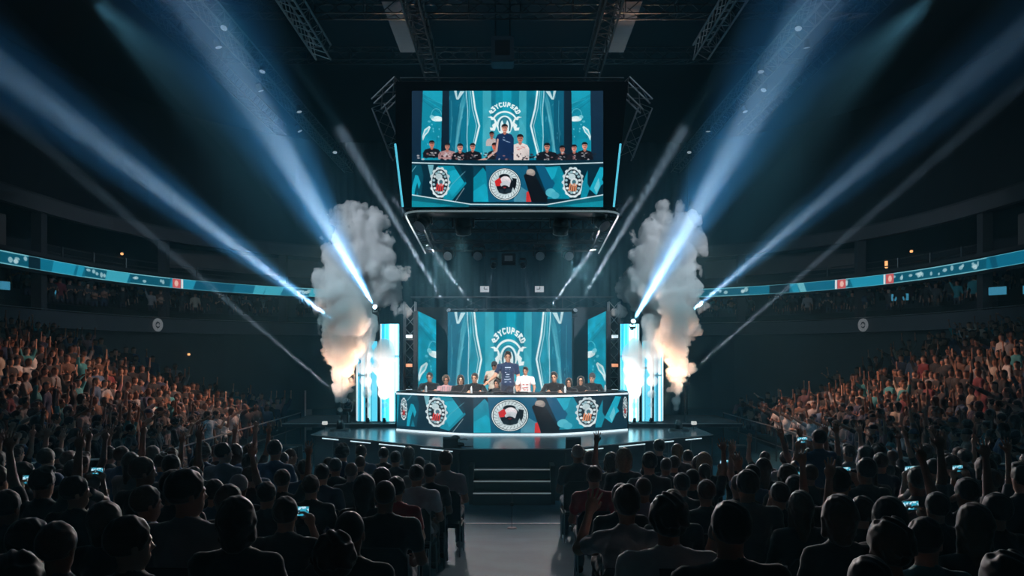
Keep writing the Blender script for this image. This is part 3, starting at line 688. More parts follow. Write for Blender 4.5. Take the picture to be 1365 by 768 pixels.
def art_ribbon(c, seed, reds=(.5,)):
    rnd = random.Random(seed); W = 1200
    c.poly([(0, 0), (W, 0), (W, 20), (0, 20)], (10, 108, 138)); x = 0
    while x < W:
        w_ = rnd.choice([14, 22, 34, 50, 80]); k = rnd.random()
        if k < .5: c.poly([(x, 0), (x + w_, 0), (x + w_ - 8, 20), (x - 6, 20)], rnd.choice([(30, 150, 184), (64, 176, 200), (6, 78, 106), (110, 190, 206), (10, 104, 136)]), .9)
        elif k < .64: c.poly([(x, 0), (x + w_ * .5, 0), (x + w_ * .5, 20), (x, 20)], (6, 30, 42), .95)
        else:
            c.poly([(x, 0), (x + w_, 0), (x + w_, 20), (x, 20)], (8, 84, 108), .9); c.line([(x, 1.5), (x + w_, 1.5)], 1.4, (150, 214, 226), .8); c.line([(x, 18.5), (x + w_, 18.5)], 1.4, (150, 214, 226), .7)
            for _ in range(rnd.randint(2, 7)): q = x + rnd.uniform(4, w_ - 4); c.ell(q, rnd.uniform(6, 14), rnd.uniform(1.5, 5), rnd.uniform(2, 5), (190, 226, 234), .7)
        x += w_ + rnd.choice([0, 0, 5])
    for q in reds:
        x = q * W; c.poly([(x, 1), (x + 17, 1), (x + 17, 19), (x, 19)], (196, 88, 92)); c.ell(x + 8, 10, 4, 6, (230, 190, 180)); c.poly([(x + 18, 1), (x + 22, 1), (x + 22, 19), (x + 18, 19)], (220, 236, 240))
    c.line([(0, .6), (W, .6)], 1.2, (120, 206, 222), .8); c.line([(0, 19.4), (W, 19.4)], 1.2, (120, 206, 222), .8)
# ------------------------------------------------------------------ ribbon screens, stage, LED walls, desk
def flat_screen(name, p0, p1, z0, z1, cv, power, label=None, cat='screen', group=None, frame=.05, top0=None, top1=None):
    """an LED wall standing between two floor points; top0/top1 give its height at each end; cabinets behind it, a slim frame round it"""
    p0, p1 = Vector(p0), Vector(p1); d = (p1 - p0).normalized(); back = Vector((-d.y, d.x, 0))
    if back.y < 0: back = -back
    H, W = cv.a.shape[:2]; u = np.linspace(0, 1, W); v = np.linspace(0, 1, H)
    t0 = z1 if top0 is None else top0; t1 = z1 if top1 is None else top1
    X = p0.x + (p1.x - p0.x) * u; Y = p0.y + (p1.y - p0.y) * u; Tz = t0 + (t1 - t0) * u
    Z = Tz[None] + (z0 - Tz[None]) * v[:, None]; V = np.stack([np.repeat(X[None], H, 0), np.repeat(Y[None], H, 0), Z], -1).reshape(-1, 3)
    r = empty(name, ((p0.x + p1.x) / 2, (p0.y + p1.y) / 2, z0), label, cat, group)
    V = V - np.array(r.location)
    screen_mesh('display', V, H, W, cv.a, power, r)
    L = Vector(r.location); q = [Vector((p0.x, p0.y, z0)) - L, Vector((p1.x, p1.y, z0)) - L, Vector((p1.x, p1.y, t1)) - L, Vector((p0.x, p0.y, t0)) - L]
    MB().prism([x + back * .02 for x in q], back * .14).obj('cabinet', MATT, r)
    m = MB()
    for i in range(4): m.tube(q[i] + back * .02, q[(i + 1) % 4] + back * .02, .018, n=4)
    m.obj('frame', DALU, r)
    return r
for s in (-1, 1):
    c = Canvas(0, 0, 1200, 20, 1200, T1); art_ribbon(c, 11 if s < 0 else 23, (.575,) if s < 0 else (.50, .585)); pic = c.a if s < 0 else c.a[:, :]
    o = band_screen('ribbon_screen', s, 20, 50.6, 6.74, 7.24, pic, .95)
    tag(o, f'long curved ribbon screen of teal panels along the {SIDE[s]} side of the bowl', 'ribbon screen')

# deck
DECK = [(-1.2, 18.35), (1.2, 18.35), (5.4, 21.6), (5.4, 23.4), (5.4, 29), (-5.4, 29), (-5.4, 23.4), (-5.4, 21.6)]
st = empty('stage', (0, 18.4, 0), 'raised dark stage with a glossy reflective deck and a wide angled front', 'stage')
def rel(o, r): o.location = -Vector(r.location); return o
DECKM = pm('glossy_deck', (.09, .11, .125), .22, 0, .3, 3, bump=.02, spec=.9)
rel(MB().prism([(x, y, 1.16) for x, y in DECK], (0, 0, .04)).obj('deck', DECKM, st), st)
rel(MB().prism([(x * .985, 18.42 + (y - 18.35) * .99, .0) for x, y in DECK], (0, 0, 1.16)).obj('skirt', pm('stage_skirt_board', (.02, .028, .036), .7), st), st)
for s in (-1, 1):
    a, b = Vector((s * 1.2, 18.33, 1.125)), Vector((s * 5.4, 21.58, 1.125))
    for u0, u1 in ((.04, .23), (.33, .50), (.56, .70), (.79, .91)): rel(MB().tube(a.lerp(b, u0), a.lerp(b, u1), .014, n=5).obj('edge_light', STRIPW, st), st)
rel(MB().path([(x, y - .005, 1.19) for x, y in DECK[-1:] + DECK[:3]], .012).obj('edge_trim', ALU, st), st)
# seams and gear hatches on the skirt
for s in (-1, 1):
    a, b = Vector((s * 1.2, 18.36, 0)), Vector((s * 5.35, 21.58, 0)); n_ = (b - a).normalized(); nn = Vector((n_.y * s, -n_.x * s, 0)); nn = -nn if nn.y > 0 else nn
    for u in np.linspace(.0, 1, 7): p = a.lerp(b, u) + nn * .03; rel(MB().tube(p, p + Vector((0, 0, 1.1)), .02, n=4).obj('skirt_batten', DALU, st), st)
    for u in (.2, .62): p = a.lerp(b, u) + nn * .04; rel(MB().box(p + Vector((0, 0, .82)), (.34, .05, .05), Matrix.Rotation(math.atan2(n_.y, n_.x), 3, 'Z')).obj('skirt_handle', DALU, st), st)
# steps
stp = empty('stage_steps', (0, 17.3, 0), 'wide black steps up to the middle of the stage with pale nosing strips', 'steps')
for i, z in enumerate((.78, .56, .34)):
    y = 18.30 - .27 * i
    o = MB().box((0, y - .12, z / 2), (1.7, .26, z)).obj('tread', pm('step_black_board', (.018, .026, .034), .6), stp); rel(o, stp)
    rel(MB().box((0, y - .255, z - .01), (1.7, .016, .032)).obj('nosing', pm('pale_nosing_strip', (.45, .52, .56), .4, emit=(.55, .7, .75), power=.16), stp), stp)
for s in (-1, 1): rel(MB().box((s * .9, 18.0, .45), (.1, .62, .9)).obj('side_panel', BLACK, stp), stp)
# black monitor wedges on the lip of the deck, and a small wedge with cable beside the left one
for s in (-1, 1):
    p = Vector((s * 1.42, 18.62, 1.2)); r = empty('stage_monitor', p, f'black box monitor on the stage lip at the {SIDE[s]} end of the steps', 'monitor speaker')
    MB().prism([(-.17, -.15, 0), (-.17, .16, 0), (-.17, .16, .14), (-.17, -.02, .24), (-.17, -.15, .2)], (.34, 0, 0)).obj('cabinet', MATT, r); MB().prism([(-.15, -.155, .02), (-.15, -.155, .19), (.15, -.155, .19), (.15, -.155, .02)], (0, -.008, 0)).obj('grille', PLAST, r)
for s, px in ((-1, 606), (-1, 611)):
    p = at(px, 586, 19.9) if px == 606 else at(612, 600, 18.3); p.z = 1.2
    m = MB(); m.sphere(p + Vector((0, .3, .06)), .09, d=(1.3, .8, .7)); m.tube(p + Vector((-.1, .3, .02)), p + Vector((.3, .35, .02)), .012)
    tag(m.obj('cable_coil', PLAST, smooth=True), 'small black coil of cable on the deck in front of the desk' if px == 606 else 'small black cable coil on the stage lip beside the box monitor', 'cable')
# side platforms with LED columns
for s in (-1, 1):
    r = empty('side_riser', (s * 5.2, 24.4, 1.2), f'low black riser carrying the light columns at the {SIDE[s]} end of the stage', 'riser')
    rel(MB().box((s * 5.0, 25.2, 1.26), (3.5, 3.2, .12)).obj('deck', MATT, r), r); rel(MB().box((s * 5.0, 23.57, 1.31), (3.5, .03, .02)).obj('trim', ALU, r), r)
    for j, (xa, xb, yt, lab) in enumerate(((476, 487, 470, 'outermost'), (491, 503, 455, 'middle'), (508, 532, 432, 'innermost and widest'))):
        if s > 0: xa, xb = 1359 - xb, 1359 - xa
        a, b = at(xa, 556, 24.2), at(xb, 556, 24.2); zt = at(500, yt, 24.2).z
        c = Canvas(0, 0, 40 if j == 2 else 16, 130, 44 if j == 2 else 18, T1); art_column(c, 31 + j)
        f = flat_screen('light_column', (a.x, 24.2, 0), (b.x, 24.2, 0), 1.33, zt, c, 4.5 if j == 2 else 1.8, f'tall glowing LED column, {lab} of the three on the {SIDE[s]} riser', 'light column')
        m = MB(); e = Vector((a.x if s < 0 else b.x, 24.17, 0)) - Vector(f.location); m.tube((e.x, e.y, .02), (e.x, e.y, zt - 1.33), .022); m.obj('tube_light', STRIPW, f)
    # scaffold tower
    x = s * 3.22; m = MB(); m.truss((x, 25.4, 1.42), (x, 25.4, 5.0), .34, .024, up=(0, 1, 0)); t_ = m.obj('truss_tower', ALU); tag(t_, f'upright aluminium truss tower standing at the {SIDE[s]} edge of the LED wall', 'truss')
    for q, z in enumerate((2.2, 3.0, 3.9)):
        b = empty('blinder_lamp', (x, 25.14, z), f'small blinder lamp clamped to the {SIDE[s]} truss tower, ' + ('lowest', 'middle', 'highest')[q] + ' of three', 'lamp')
        MB().box((0, .06, 0), (.24, .12, .14), bev=.01).obj('housing', PLAST, b); MB().box((0, -.005, 0), (.2, .01, .1)).obj('lens', STRIPW if q != 1 else pm('amber_lens', (.5, .2, .1), .4, emit=(1, .45, .25), power=.8), b)

# LED walls
c = Canvas(352, 57, 960, 480, 330, T1); art_wall(c); c.mottle(random.Random(3))
a, b = at(597, 416, 26), at(762, 416, 26); zt = at(0, 416, 26).z
flat_screen('led_wall', (a.x, 26, 0), (b.x, 26, 0), 1.225, zt, c, 1.0, 'big middle LED wall with a white arched emblem behind the players', 'LED wall')
c = Canvas(210, 57, 322, 480, 66, T1); art_side(c); c.mottle(random.Random(4)); cf = Canvas(210, 57, 322, 480, 66, T1); cf.a = c.a[:, ::-1].copy()
for s, cc in ((-1, c), (1, cf)):
    q0, q1 = at(557.5, 415, 24.8), at(588.5, 430, 27.2)
    if s > 0: q0, q1 = Vector((-q1.x, q1.y, q1.z)), Vector((-q0.x, q0.y, q0.z))
    flat_screen('led_wing', (q0.x, q0.y, 0), (q1.x, q1.y, 0), 1.2, 0, cc, 1.0, f'tall angled teal LED wing on the {SIDE[s]} side of the middle wall', 'LED wall', top0=q0.z, top1=q1.z)
# black cladding between the walls
for s in (-1, 1):
    r = MB().prism([(s * 2.05, 26.6, 1.2), (s * 3.6, 26.6, 1.2), (s * 3.6, 26.6, 4.9), (s * 2.05, 26.6, 4.9)], (0, .12, 0)).obj('wall_flat', pm('charcoal_flat', (.05, .06, .068), .8))
    tag(r, f'plain charcoal scenery flat standing behind the {SIDE[s]} LED wing', 'scenery flat'); r.name = 'scenery_flat'

# the players' desk: a three-sided front of LED with a worktop
DZ0, DZ1 = 1.2, 2.31
def desk_pt(u):
    """front line of the desk, u from -1 to 1"""
    x = 3.27 * u; a = abs(u); y = 21.35 + (0 if a < .32 else 1.35 * ((a - .32) / .68) ** 1.25)
    return x, y
desk = empty('players_desk', (0, 21.35, 1.2), 'long curved desk with an LED front of badges, in the middle of the stage', 'desk')
c = Canvas(110, 470, 1195, 658, 840, TD)
art_desk(c); c.mottle(random.Random(8), .04)
H, W = c.a.shape[:2]
# columns of the picture follow the desk line as it is seen from the front
U = np.linspace(-1, 1, W); XY = np.array([desk_pt(u) for u in U]); z = np.linspace(DZ1 - .10, DZ0 + .05, H)
V = np.stack([np.repeat(XY[None, :, 0], H, 0), np.repeat(XY[None, :, 1], H, 0), np.repeat(z[:, None], W, 1)], -1).reshape(-1, 3)
o = screen_mesh('display', V, H, W, c.a, .95, desk); rel(o, desk)
L_ = [desk_pt(u) for u in np.linspace(-1, 1, 61)]
def strip(z0, z1, off, th, name, mat_):
    m = MB(); m.grid([[(x, y - off + (th if k in (0, 3) else 0), zz) for x, y in L_] for k, zz in ((0, z0), (1, z0), (2, z1), (3, z1))]); return rel(m.obj(name, mat_, desk), desk)
strip(DZ1 - .09, DZ1 - .045, .03, .06, 'top_light', pm('desk_edge_light', (.8, .8, .8), .5, emit=(.75, .92, 1), power=.85)); strip(DZ0 + .0, DZ0 + .045, .03, .06, 'bottom_light', MATS['desk_edge_light'])
rel(MB().prism([(x, y - .05, DZ1 - .04) for x, y in L_] + [(x, y + .85, DZ1 - .04) for x, y in reversed(L_)], (0, 0, .04)).obj('worktop', pm('black_laminate', (.02, .022, .026), .35), desk), desk)
rel(MB().prism([(x, y + .03, DZ0) for x, y in L_] + [(x, y + .12, DZ0) for x, y in reversed(L_)], (0, 0, 1.05)).obj('carcass', MATT, desk), desk)
for s in (-1, 1): x, y = desk_pt(s); rel(MB().box((x, y + .42, 1.73), (.05, .86, 1.06)).obj('side_panel', BLACK, desk), desk)

# lighting fixtures: one moving head, copied
def make_head():
    r = empty('moving_head_lamp', (0, 0, 0)); MB().box((0, 0, .32), (.34, .26, .11), bev=.02).obj('base', PLAST, r)
    m = MB(); [m.box((q * .19, 0, .12), (.035, .10, .34), bev=.01) for q in (-1, 1)]; m.box((0, 0, .27), (.40, .1, .03)); m.obj('yoke', PLAST, r)
    h = empty('lamp_head', (0, 0, 0)); h.parent = r
    MB().tube((0, .0, 0), (0, .0, .13), .15, .12, 20).tube((0, 0, 0), (0, 0, -.16), .15, .135, 20).obj('housing', BLACK, h, True)
    MB().tube((0, 0, -.158), (0, 0, -.175), .14, .14, 20).obj('bezel', ALU, h); MB().tube((0, 0, -.16), (0, 0, -.168), .12, .12, 20).obj('lens', GLASS, h)
    return r
HEAD0 = make_head(); HEAD_USED = [False]
def place_head(p, aim, label, group=None, size=1., upright=False, lit=None):
    r = HEAD0 if not HEAD_USED[0] else copy_tree(HEAD0); HEAD_USED[0] = True
    r.location = p; r.scale = (size,) * 3; r.rotation_euler = (PI if upright else 0, 0, 0)
    tag(r, label, 'stage lamp', group); d = Vector(aim) - Vector(p); h = next(c for c in r.children if c.name.startswith('lamp_head'))
    q = (-d).to_track_quat('Z', 'Y'); base = Euler((PI if upright else 0, 0, 0)).to_quaternion(); h.rotation_mode = 'QUATERNION'; h.rotation_quaternion = base.inverted() @ q
    if lit:
        for cc in h.children:
            if cc.name.startswith('lens'): cc.material_slots[0].link = 'OBJECT'; cc.material_slots[0].material = lit
    return r
LITM = pm('lit_lens', (.9, .9, .9), .3, emit=(.8, .93, 1), power=5)

# hanging screen
JD = 17.0
j = empty('hanging_screen', at(682.5, 278, JD), 'huge hanging screen above the stage showing the players at their desk', 'hanging screen')
def jp(px, py, D=JD): return at(px, py, D)
c = Canvas(228, 203, 1083, 720, 520, TD); art_feed(c); c.mottle(random.Random(9), .05)
a, b = jp(549, 276), jp(804, 121); H, W = c.a.shape[:2]
X, Z = np.meshgrid(np.linspace(a.x, b.x, W), np.linspace(b.z, a.z, H)); V = np.stack([X, np.full_like(X, JD), Z], -1).reshape(-1, 3)
rel(screen_mesh('display', V, H, W, c.a, 1.0, j), j)
rel(MB().prism([jp(x, y) + Vector((0, .03, 0)) for x, y in ((527, 108), (838, 108), (829, 190), (818, 277), (537, 277), (527, 190))], (0, 1.3, 0)).obj('casing', pm('screen_casing', (.004, .008, .011), .8, spec=.1), j), j)
for s, P in ((-1, ((527, 192), (537, 276))), (1, ((827, 192), (818, 276)))): rel(MB().tube(jp(*P[0]) + Vector((0, -.02, 0)), jp(*P[1]) + Vector((0, -.02, 0)), .022, n=6).obj('edge_light', STRIPC, j), j)
m = MB()
m.truss(jp(530, 104) + Vector((0, .5, 0)), jp(835, 104) + Vector((0, .5, 0)), .26, .014, step=.9)
rel(m.obj('top_truss', DALU, j), j)
for sx in (-1, 1):
    m = MB()
    f = lambda x, y: jp(682.5 + sx * (682.5 - x), y) + Vector((0, .3, 0))
    m.truss(f(531, 106), f(500, 136), .3, .02, up=(0, 1, 0)); m.truss(f(502, 138), f(528, 205), .28, .014, up=(0, 1, 0)); rel(m.obj('corner_truss', ALU, j), j)
# the rounded lighting frame below it
fr = empty('lighting_frame', at(682.5, 281, 17), 'rounded rectangular lighting frame hung flat under the big screen', 'lighting frame')
zf = at(0, 281, 17).z
hw0, hw1 = 2.37, 2.67
out = [(-2.62, 24.3)] + [(-hw0 + .02, 17.9)] + [(-hw0 + .05 + .4 * (1 - math.cos(t)), 17.55 - .5 * math.sin(t)) for t in np.linspace(.2, PI / 2, 6)]
out = out + [(-x, y) for x, y in reversed(out)]
rel(MB().path([(x, y, zf) for x, y in out], .022).obj('rim_light', pm('frame_rim_light', (.8, .8, .8), .5, emit=(.6, .8, .86), power=.18), fr), fr)
m = MB(); inn = [(x * .9, y + .3 if y < 20 else y) for x, y in out]
m.path([(x, y, zf + .05) for x, y in inn], .03); m.path([(x, y, zf + .38) for x, y in inn], .03)
for (x, y), (x2, y2) in zip(out[:-1], out[1:]):
    n = max(1, int(math.hypot(x2 - x, y2 - y) / .4))
    for k in range(n):
        u, v = k / n, (k + .5) / n; p = (x + (x2 - x) * u, y + (y2 - y) * u); q = (x + (x2 - x) * v, y + (y2 - y) * v)
        m.tube((p[0], p[1], zf + .02), (p[0] * .9, p[1] + .15, zf + .38), .012, n=4); m.tube((q[0] * .9, q[1] + .1, zf + .05), (p[0], p[1], zf + .02), .012, n=4)
for y in (18.4, 20.2, 22.4, 24.25): m.truss((-2.5, y, zf + .22), (2.5, y, zf + .22), .3, .018)
rel(m.obj('truss', pm('frame_black_tube', (.03, .04, .045), .6, .3), fr), fr)
rel(MB().box((0, 19.1, zf + .32), (1.9, 1.7, .12)).obj('center_panel', pm('frame_center_panel', (.015, .05, .062), .6), fr), fr)
for s in (-1, 1):
    place_head(at(682.5 + s * 65, 300, 18.4), (s * 1.0, 20.6, 1.5), f'big round stage lamp under the lighting frame, {SIDE[s]} of its middle panel', size=1.25)
    place_head(at(682.5 + s * 118, 296, 18.2), (s * 6, 14, 1), f'dark stage lamp tucked in the {SIDE[s]} front corner of the lighting frame', size=1.0)
for i, (p, t) in enumerate(RIG): place_head(p + Vector((0, 0, .02)), t, ('first', 'second', 'third', 'fourth')[i] + ' in the row of lamps under the far edge of the lighting frame', size=.95)
BX = at(678, 346, 24.2); r = empty('rig_control_box', BX, 'small square control box between the lamps under the frame', 'control box'); MB().box((0, 0, 0), (.42, .3, .34), bev=.02).obj('case', BLACK, r); MB().box((0, -.155, .02), (.24, .01, .16)).obj('face_plate', pm('grey_plate', (.2, .24, .26), .5), r)

# roof trusses
MALU = pm('dull_aluminium_tube', (.22, .24, .26), .4, .8)
def roof_truss(x, y0, y1, z, w_, mat_, label, r=.02):
    o = MB().truss((x, y0, z), (x, y1, z), w_, r).obj('roof_truss', mat_); tag(o, label, 'truss'); return o
for s in (-1, 1):
    roof_truss(s * 7.6, 12, 38, 12, .42, MALU, f'longest {SIDE[s]} roof truss with small lamps, running towards the stage', .022)
    roof_truss(s * 5.4, 12, 23, 12, .42, ALU, f'short bright roof truss on the {SIDE[s]} side that ends before the hanging screen', .03)
    roof_truss(s * 2.45, 11, 25, 12, .42, DALU, f'roof truss over the {SIDE[s]} edge of the hanging screen', .03)
    roof_truss(s * 11.5, 12, 40, 14.5, .5, DALU, f'faint high truss far out on the {SIDE[s]} side of the roof', .03)
    for y in (16.8, 17.9): pass
for y, z, x1, lab in ((21.5, 12.6, 9.5, 'long dark cross truss over the front of the hanging screen'), (26.5, 13.2, 9.5, 'dark cross truss high behind the hanging screen'), (19.6, 13.6, 6, 'dark cross truss at the top of the view over the screen')):
    o = MB().truss((-x1, y, z), (x1, y, z), .4, .025).obj('cross_truss', DALU); tag(o, lab, 'truss')
for s in (-1, 1):
    for D, py in ((19.5, 28), (21, 60)):
        pass
    a = at(682.5 + s * 150, 45, 22.5); r = MB().box(a + Vector((0, .6, .4)), (.62, 3.6, .05)).obj('roof_panel', pm('grey_roof_panel', (.24, .25, .26), .6)); tag(r, f'pale grey acoustic panel under the roof, {SIDE[s]} of the hanging screen', 'panel')
r = empty('roof_fan', at(670, 70, 22), 'bluish metal machine box hung from the roof above the screen', 'machine'); MB().box((0, 0, 0), (.62, .6, .7), bev=.03).obj('case', pm('blue_grey_steel', (.05, .10, .13), .5), r)
MB().box((0, -.31, .02), (.4, .02, .4)).obj('grille', PLAST, r); m = MB(); [m.tube((x, 0, .35), (x, 0, 4.0), .02) for x in (-.2, .2)]; m.obj('rod', DALU, r); r.name = 'roof_machine'
# small lamps along the long roof trusses
def make_par():
    r = empty('par_lamp', (0, 0, 0)); MB().tube((0, 0, .1), (0, 0, -.12), .075, .095, 14).obj('can', BLACK, r, True); MB().tube((0, 0, -.11), (0, 0, -.122), .088, .088, 14).obj('lens', pm('dim_lens', (.6, .65, .7), .2, emit=(.7, .85, .95), power=.35), r)
    MB().path([(-.1, 0, 0), (-.1, 0, .18), (.1, 0, .18), (.1, 0, 0)], .01, 4).obj('bracket', DALU, r); return r
par0 = make_par(); used = False; ordn = ['first', 'second', 'third', 'fourth', 'fifth', 'sixth', 'seventh', 'eighth', 'ninth', 'tenth', 'eleventh', 'twelfth']
for s in (-1, 1):
    for i, y in enumerate((18.4, 20.4, 21.6, 23.5, 25.2, 27.4, 29.8, 33)):
        p = par0 if not used else copy_tree(par0); used = True; rr = random.Random(i * 3 + s)
        p.location = (s * (7.6 + rr.choice([-.32, .32])), y, 11.72); p.rotation_euler = (rr.uniform(-.6, .2), rr.uniform(-.5, .5) * s, 0)
        tag(p, f'small par lamp under the longest {SIDE[s]} roof truss, {ordn[i]} from its near end', 'stage lamp', 'par lamps under the roof trusses')

# truss and two small white signs on the drape behind the stage
o = MB().truss((-4.6, 36.6, 5.65), (4.6, 36.6, 5.65), .55, .02, step=1.1).obj('cross_truss', DALU); tag(o, 'low dark truss crossing in front of the drape just above the LED wall', 'truss')
for s in (-1, 1):
    p = at(682.5 + s * 36.5, 385.5, 36.2); r = empty('notice_board', p, f'small white square notice hanging above the LED wall, {SIDE[s]} one of the two', 'sign'); MB().box((0, 0, 0), (.4, .03, .27)).obj('board', pm('sign_white', (.55, .58, .6), .6, emit=(.6, .66, .7), power=.35), r)
    m = MB(); m.box((-.05 * s, -.02, 0), (.16, .006, .03)); m.box((0.02 * s, -.02, .05), (.03, .006, .1)); m.obj('symbol', PLAST, r); m = MB(); m.tube((0, 0, .13), (0, 0, 6.0), .008, n=4); m.obj('wire', DALU, r)

# round ring emblems on the balcony front, exit lamps, suite monitors
for s, px, py, yb in ((-1, 211, 435, 40.1), (1, 1159, 433, 40.3)):
    p = bowl_at(s, yb, -.36); q0, q1 = bowl_at(s, yb - .2, -.36), bowl_at(s, yb + .2, -.36); d = (q1 - q0).normalized(); nn = Vector((d.y, -d.x, 0)); nn = nn if nn.dot(Vector((-p.x, 20 - p.y, 0))) > 0 else -nn
    r = empty('ring_sign', p + Vector((0, 0, 4.78)) + nn * .05, f'white ring-shaped emblem on the {SIDE[s]} balcony front', 'emblem'); r.rotation_euler = nn.to_track_quat('Z', 'Y').to_euler()
    me = bpy.data.meshes.new('ring'); bm = bmesh.new()
    R_, r_ = .33, .17; A = [[bm.verts.new((math.cos(t) * q, math.sin(t) * q, h)) for t in np.linspace(0, 2 * PI, 33)[:-1]] for q, h in ((r_, 0), (r_, .04), (R_, .04), (R_, 0))]
    for a_, b_ in zip(A, A[1:] + A[:1]):
        for i in range(32): bm.faces.new((a_[i], a_[(i + 1) % 32], b_[(i + 1) % 32], b_[i]))
    bm.to_mesh(me); bm.free(); me.materials.append(pm('emblem_white', (.6, .62, .64), .6, emit=(.3, .33, .36), power=.25)); o = bpy.data.objects.new('ring', me); COL.objects.link(o); o.parent = r
    MB().prism([(-.13, -.02, .02), (0, -.1, .02), (.13, -.02, .02), (0, .09, .02)], (0, 0, .03)).obj('symbol', MATS['emblem_white'], r)
AMB = pm('amber_glow', (.6, .3, .1), .5, emit=(1, .5, .2), power=1.2)
for s, y, z, nm, lab in ((-1, 42.4, 3.3, 'exit_lamp', 'small amber exit lamp low on the dark wall beyond the left stand'), (-1, 39.9, 8.3, 'suite_lamp', 'small amber lamp glowing in a suite above the left ribbon screen'), (1, 40.9, 7.9, 'suite_lamp', 'amber upright lamp glowing in a suite just above the right ribbon screen'), (1, 39.3, 8.35, 'suite_lamp', 'tiny amber light high in a suite on the right')):
    p = bowl_at(s, y, -.1 if nm == 'exit_lamp' else 1.1); r = empty(nm, p + Vector((0, 0, z)), lab, 'lamp'); MB().box((0, 0, 0), (.12, .12, .11 if nm == 'exit_lamp' or s < 0 or z > 8 else .42), bev=.02).obj('lens', AMB, r); MB().box((0, 0, .08 if s < 0 or z > 8 else .23), (.15, .15, .04)).obj('cap', BLACK, r)
SCRB = pm('monitor_glow', (.1, .3, .5), .5, emit=(.05, .32, .5), power=.6)
for s, y, z, w_, lab in ((-1, 29.5, 6.05, .5, 'small blue monitor glowing under the left end of the ribbon screen'), (-1, 31.2, 6.0, .4, 'second small blue monitor under the left end of the ribbon screen'), (-1, 34.6, 5.95, .45, 'faint blue monitor in the left lower box, farthest in'), (1, 32.6, 5.9, .7, 'blue monitor glowing in the right lower box under the ribbon screen'), (1, 39.2, 6.1, .8, 'pale lit monitor under the middle of the right ribbon screen'), (1, 30.5, 5.8, .6, 'dim blue monitor at the near end of the right lower box')):
    p = bowl_at(s, y, .5) + Vector((0, 0, z)); d = (Vector((0, 22, z)) - p); r = empty('box_monitor', p, lab, 'monitor', rz=math.atan2(d.y, d.x) + PI / 2); MB().box((0, 0, 0), (w_, .05, .32)).obj('screen', SCRB, r); MB().box((0, .04, 0), (w_ + .05, .04, .37)).obj('casing', PLAST, r); MB().tube((0, .03, -.18), (0, .03, -.75), .02).obj('stand', PLAST, r)
# ------------------------------------------------------------------ beams: a spot lamp in each housing, shining through an added cone of haze
HAZE = volume('beam_haze', (.74, .86, 1), .05)
_n = HAZE.node_tree; _a = _n.nodes.new('ShaderNodeVolumeAbsorption'); _a.inputs['Color'].default_value = (.15, .42, .6, 1); _a.inputs['Density'].default_value = .12  # absorption added so the beams fade and turn bluer with distance
_s = _n.nodes.new('ShaderNodeAddShader'); _n.links.new(_n.nodes['Volume Scatter'].outputs[0], _s.inputs[0]); _n.links.new(_a.outputs[0], _s.inputs[1]); _n.links.new(_s.outputs[0], _n.nodes['Material Output'].inputs['Volume'])
def solid_cone(name, a, b, r0, r1, m, n=28):
    mb = MB(); mb.tube(a, b, r0, r1, n=n); o = mb.obj(name, m, smooth=False); return o
ENERGY = 1.0
BEAMS = [  # lamp place, far end, full angle in degrees, power, halo, haze density, words
    ((452, 433, 24.0), (-60, 45, 12.0), 3.0, 220000, 1, 'the widest outer beam'),
    ((499, 408, 23.7), (222, -60, 11.0), 4.4, 210000, 1, 'the steep bright beam'),
    ((459, 533, 23.7), (95, 225, 17.5), 2.2, 48000, 0, 'the low thin beam'),
    ((597, 412, 26.1), (452, 170, 19.2), 2.6, 115000, 0, 'the outer thin beam off the LED wall'),
    ((633, 412, 26.1), (524, 262, 22), 2.6, 115000, 0, 'the inner thin beam off the LED wall')]
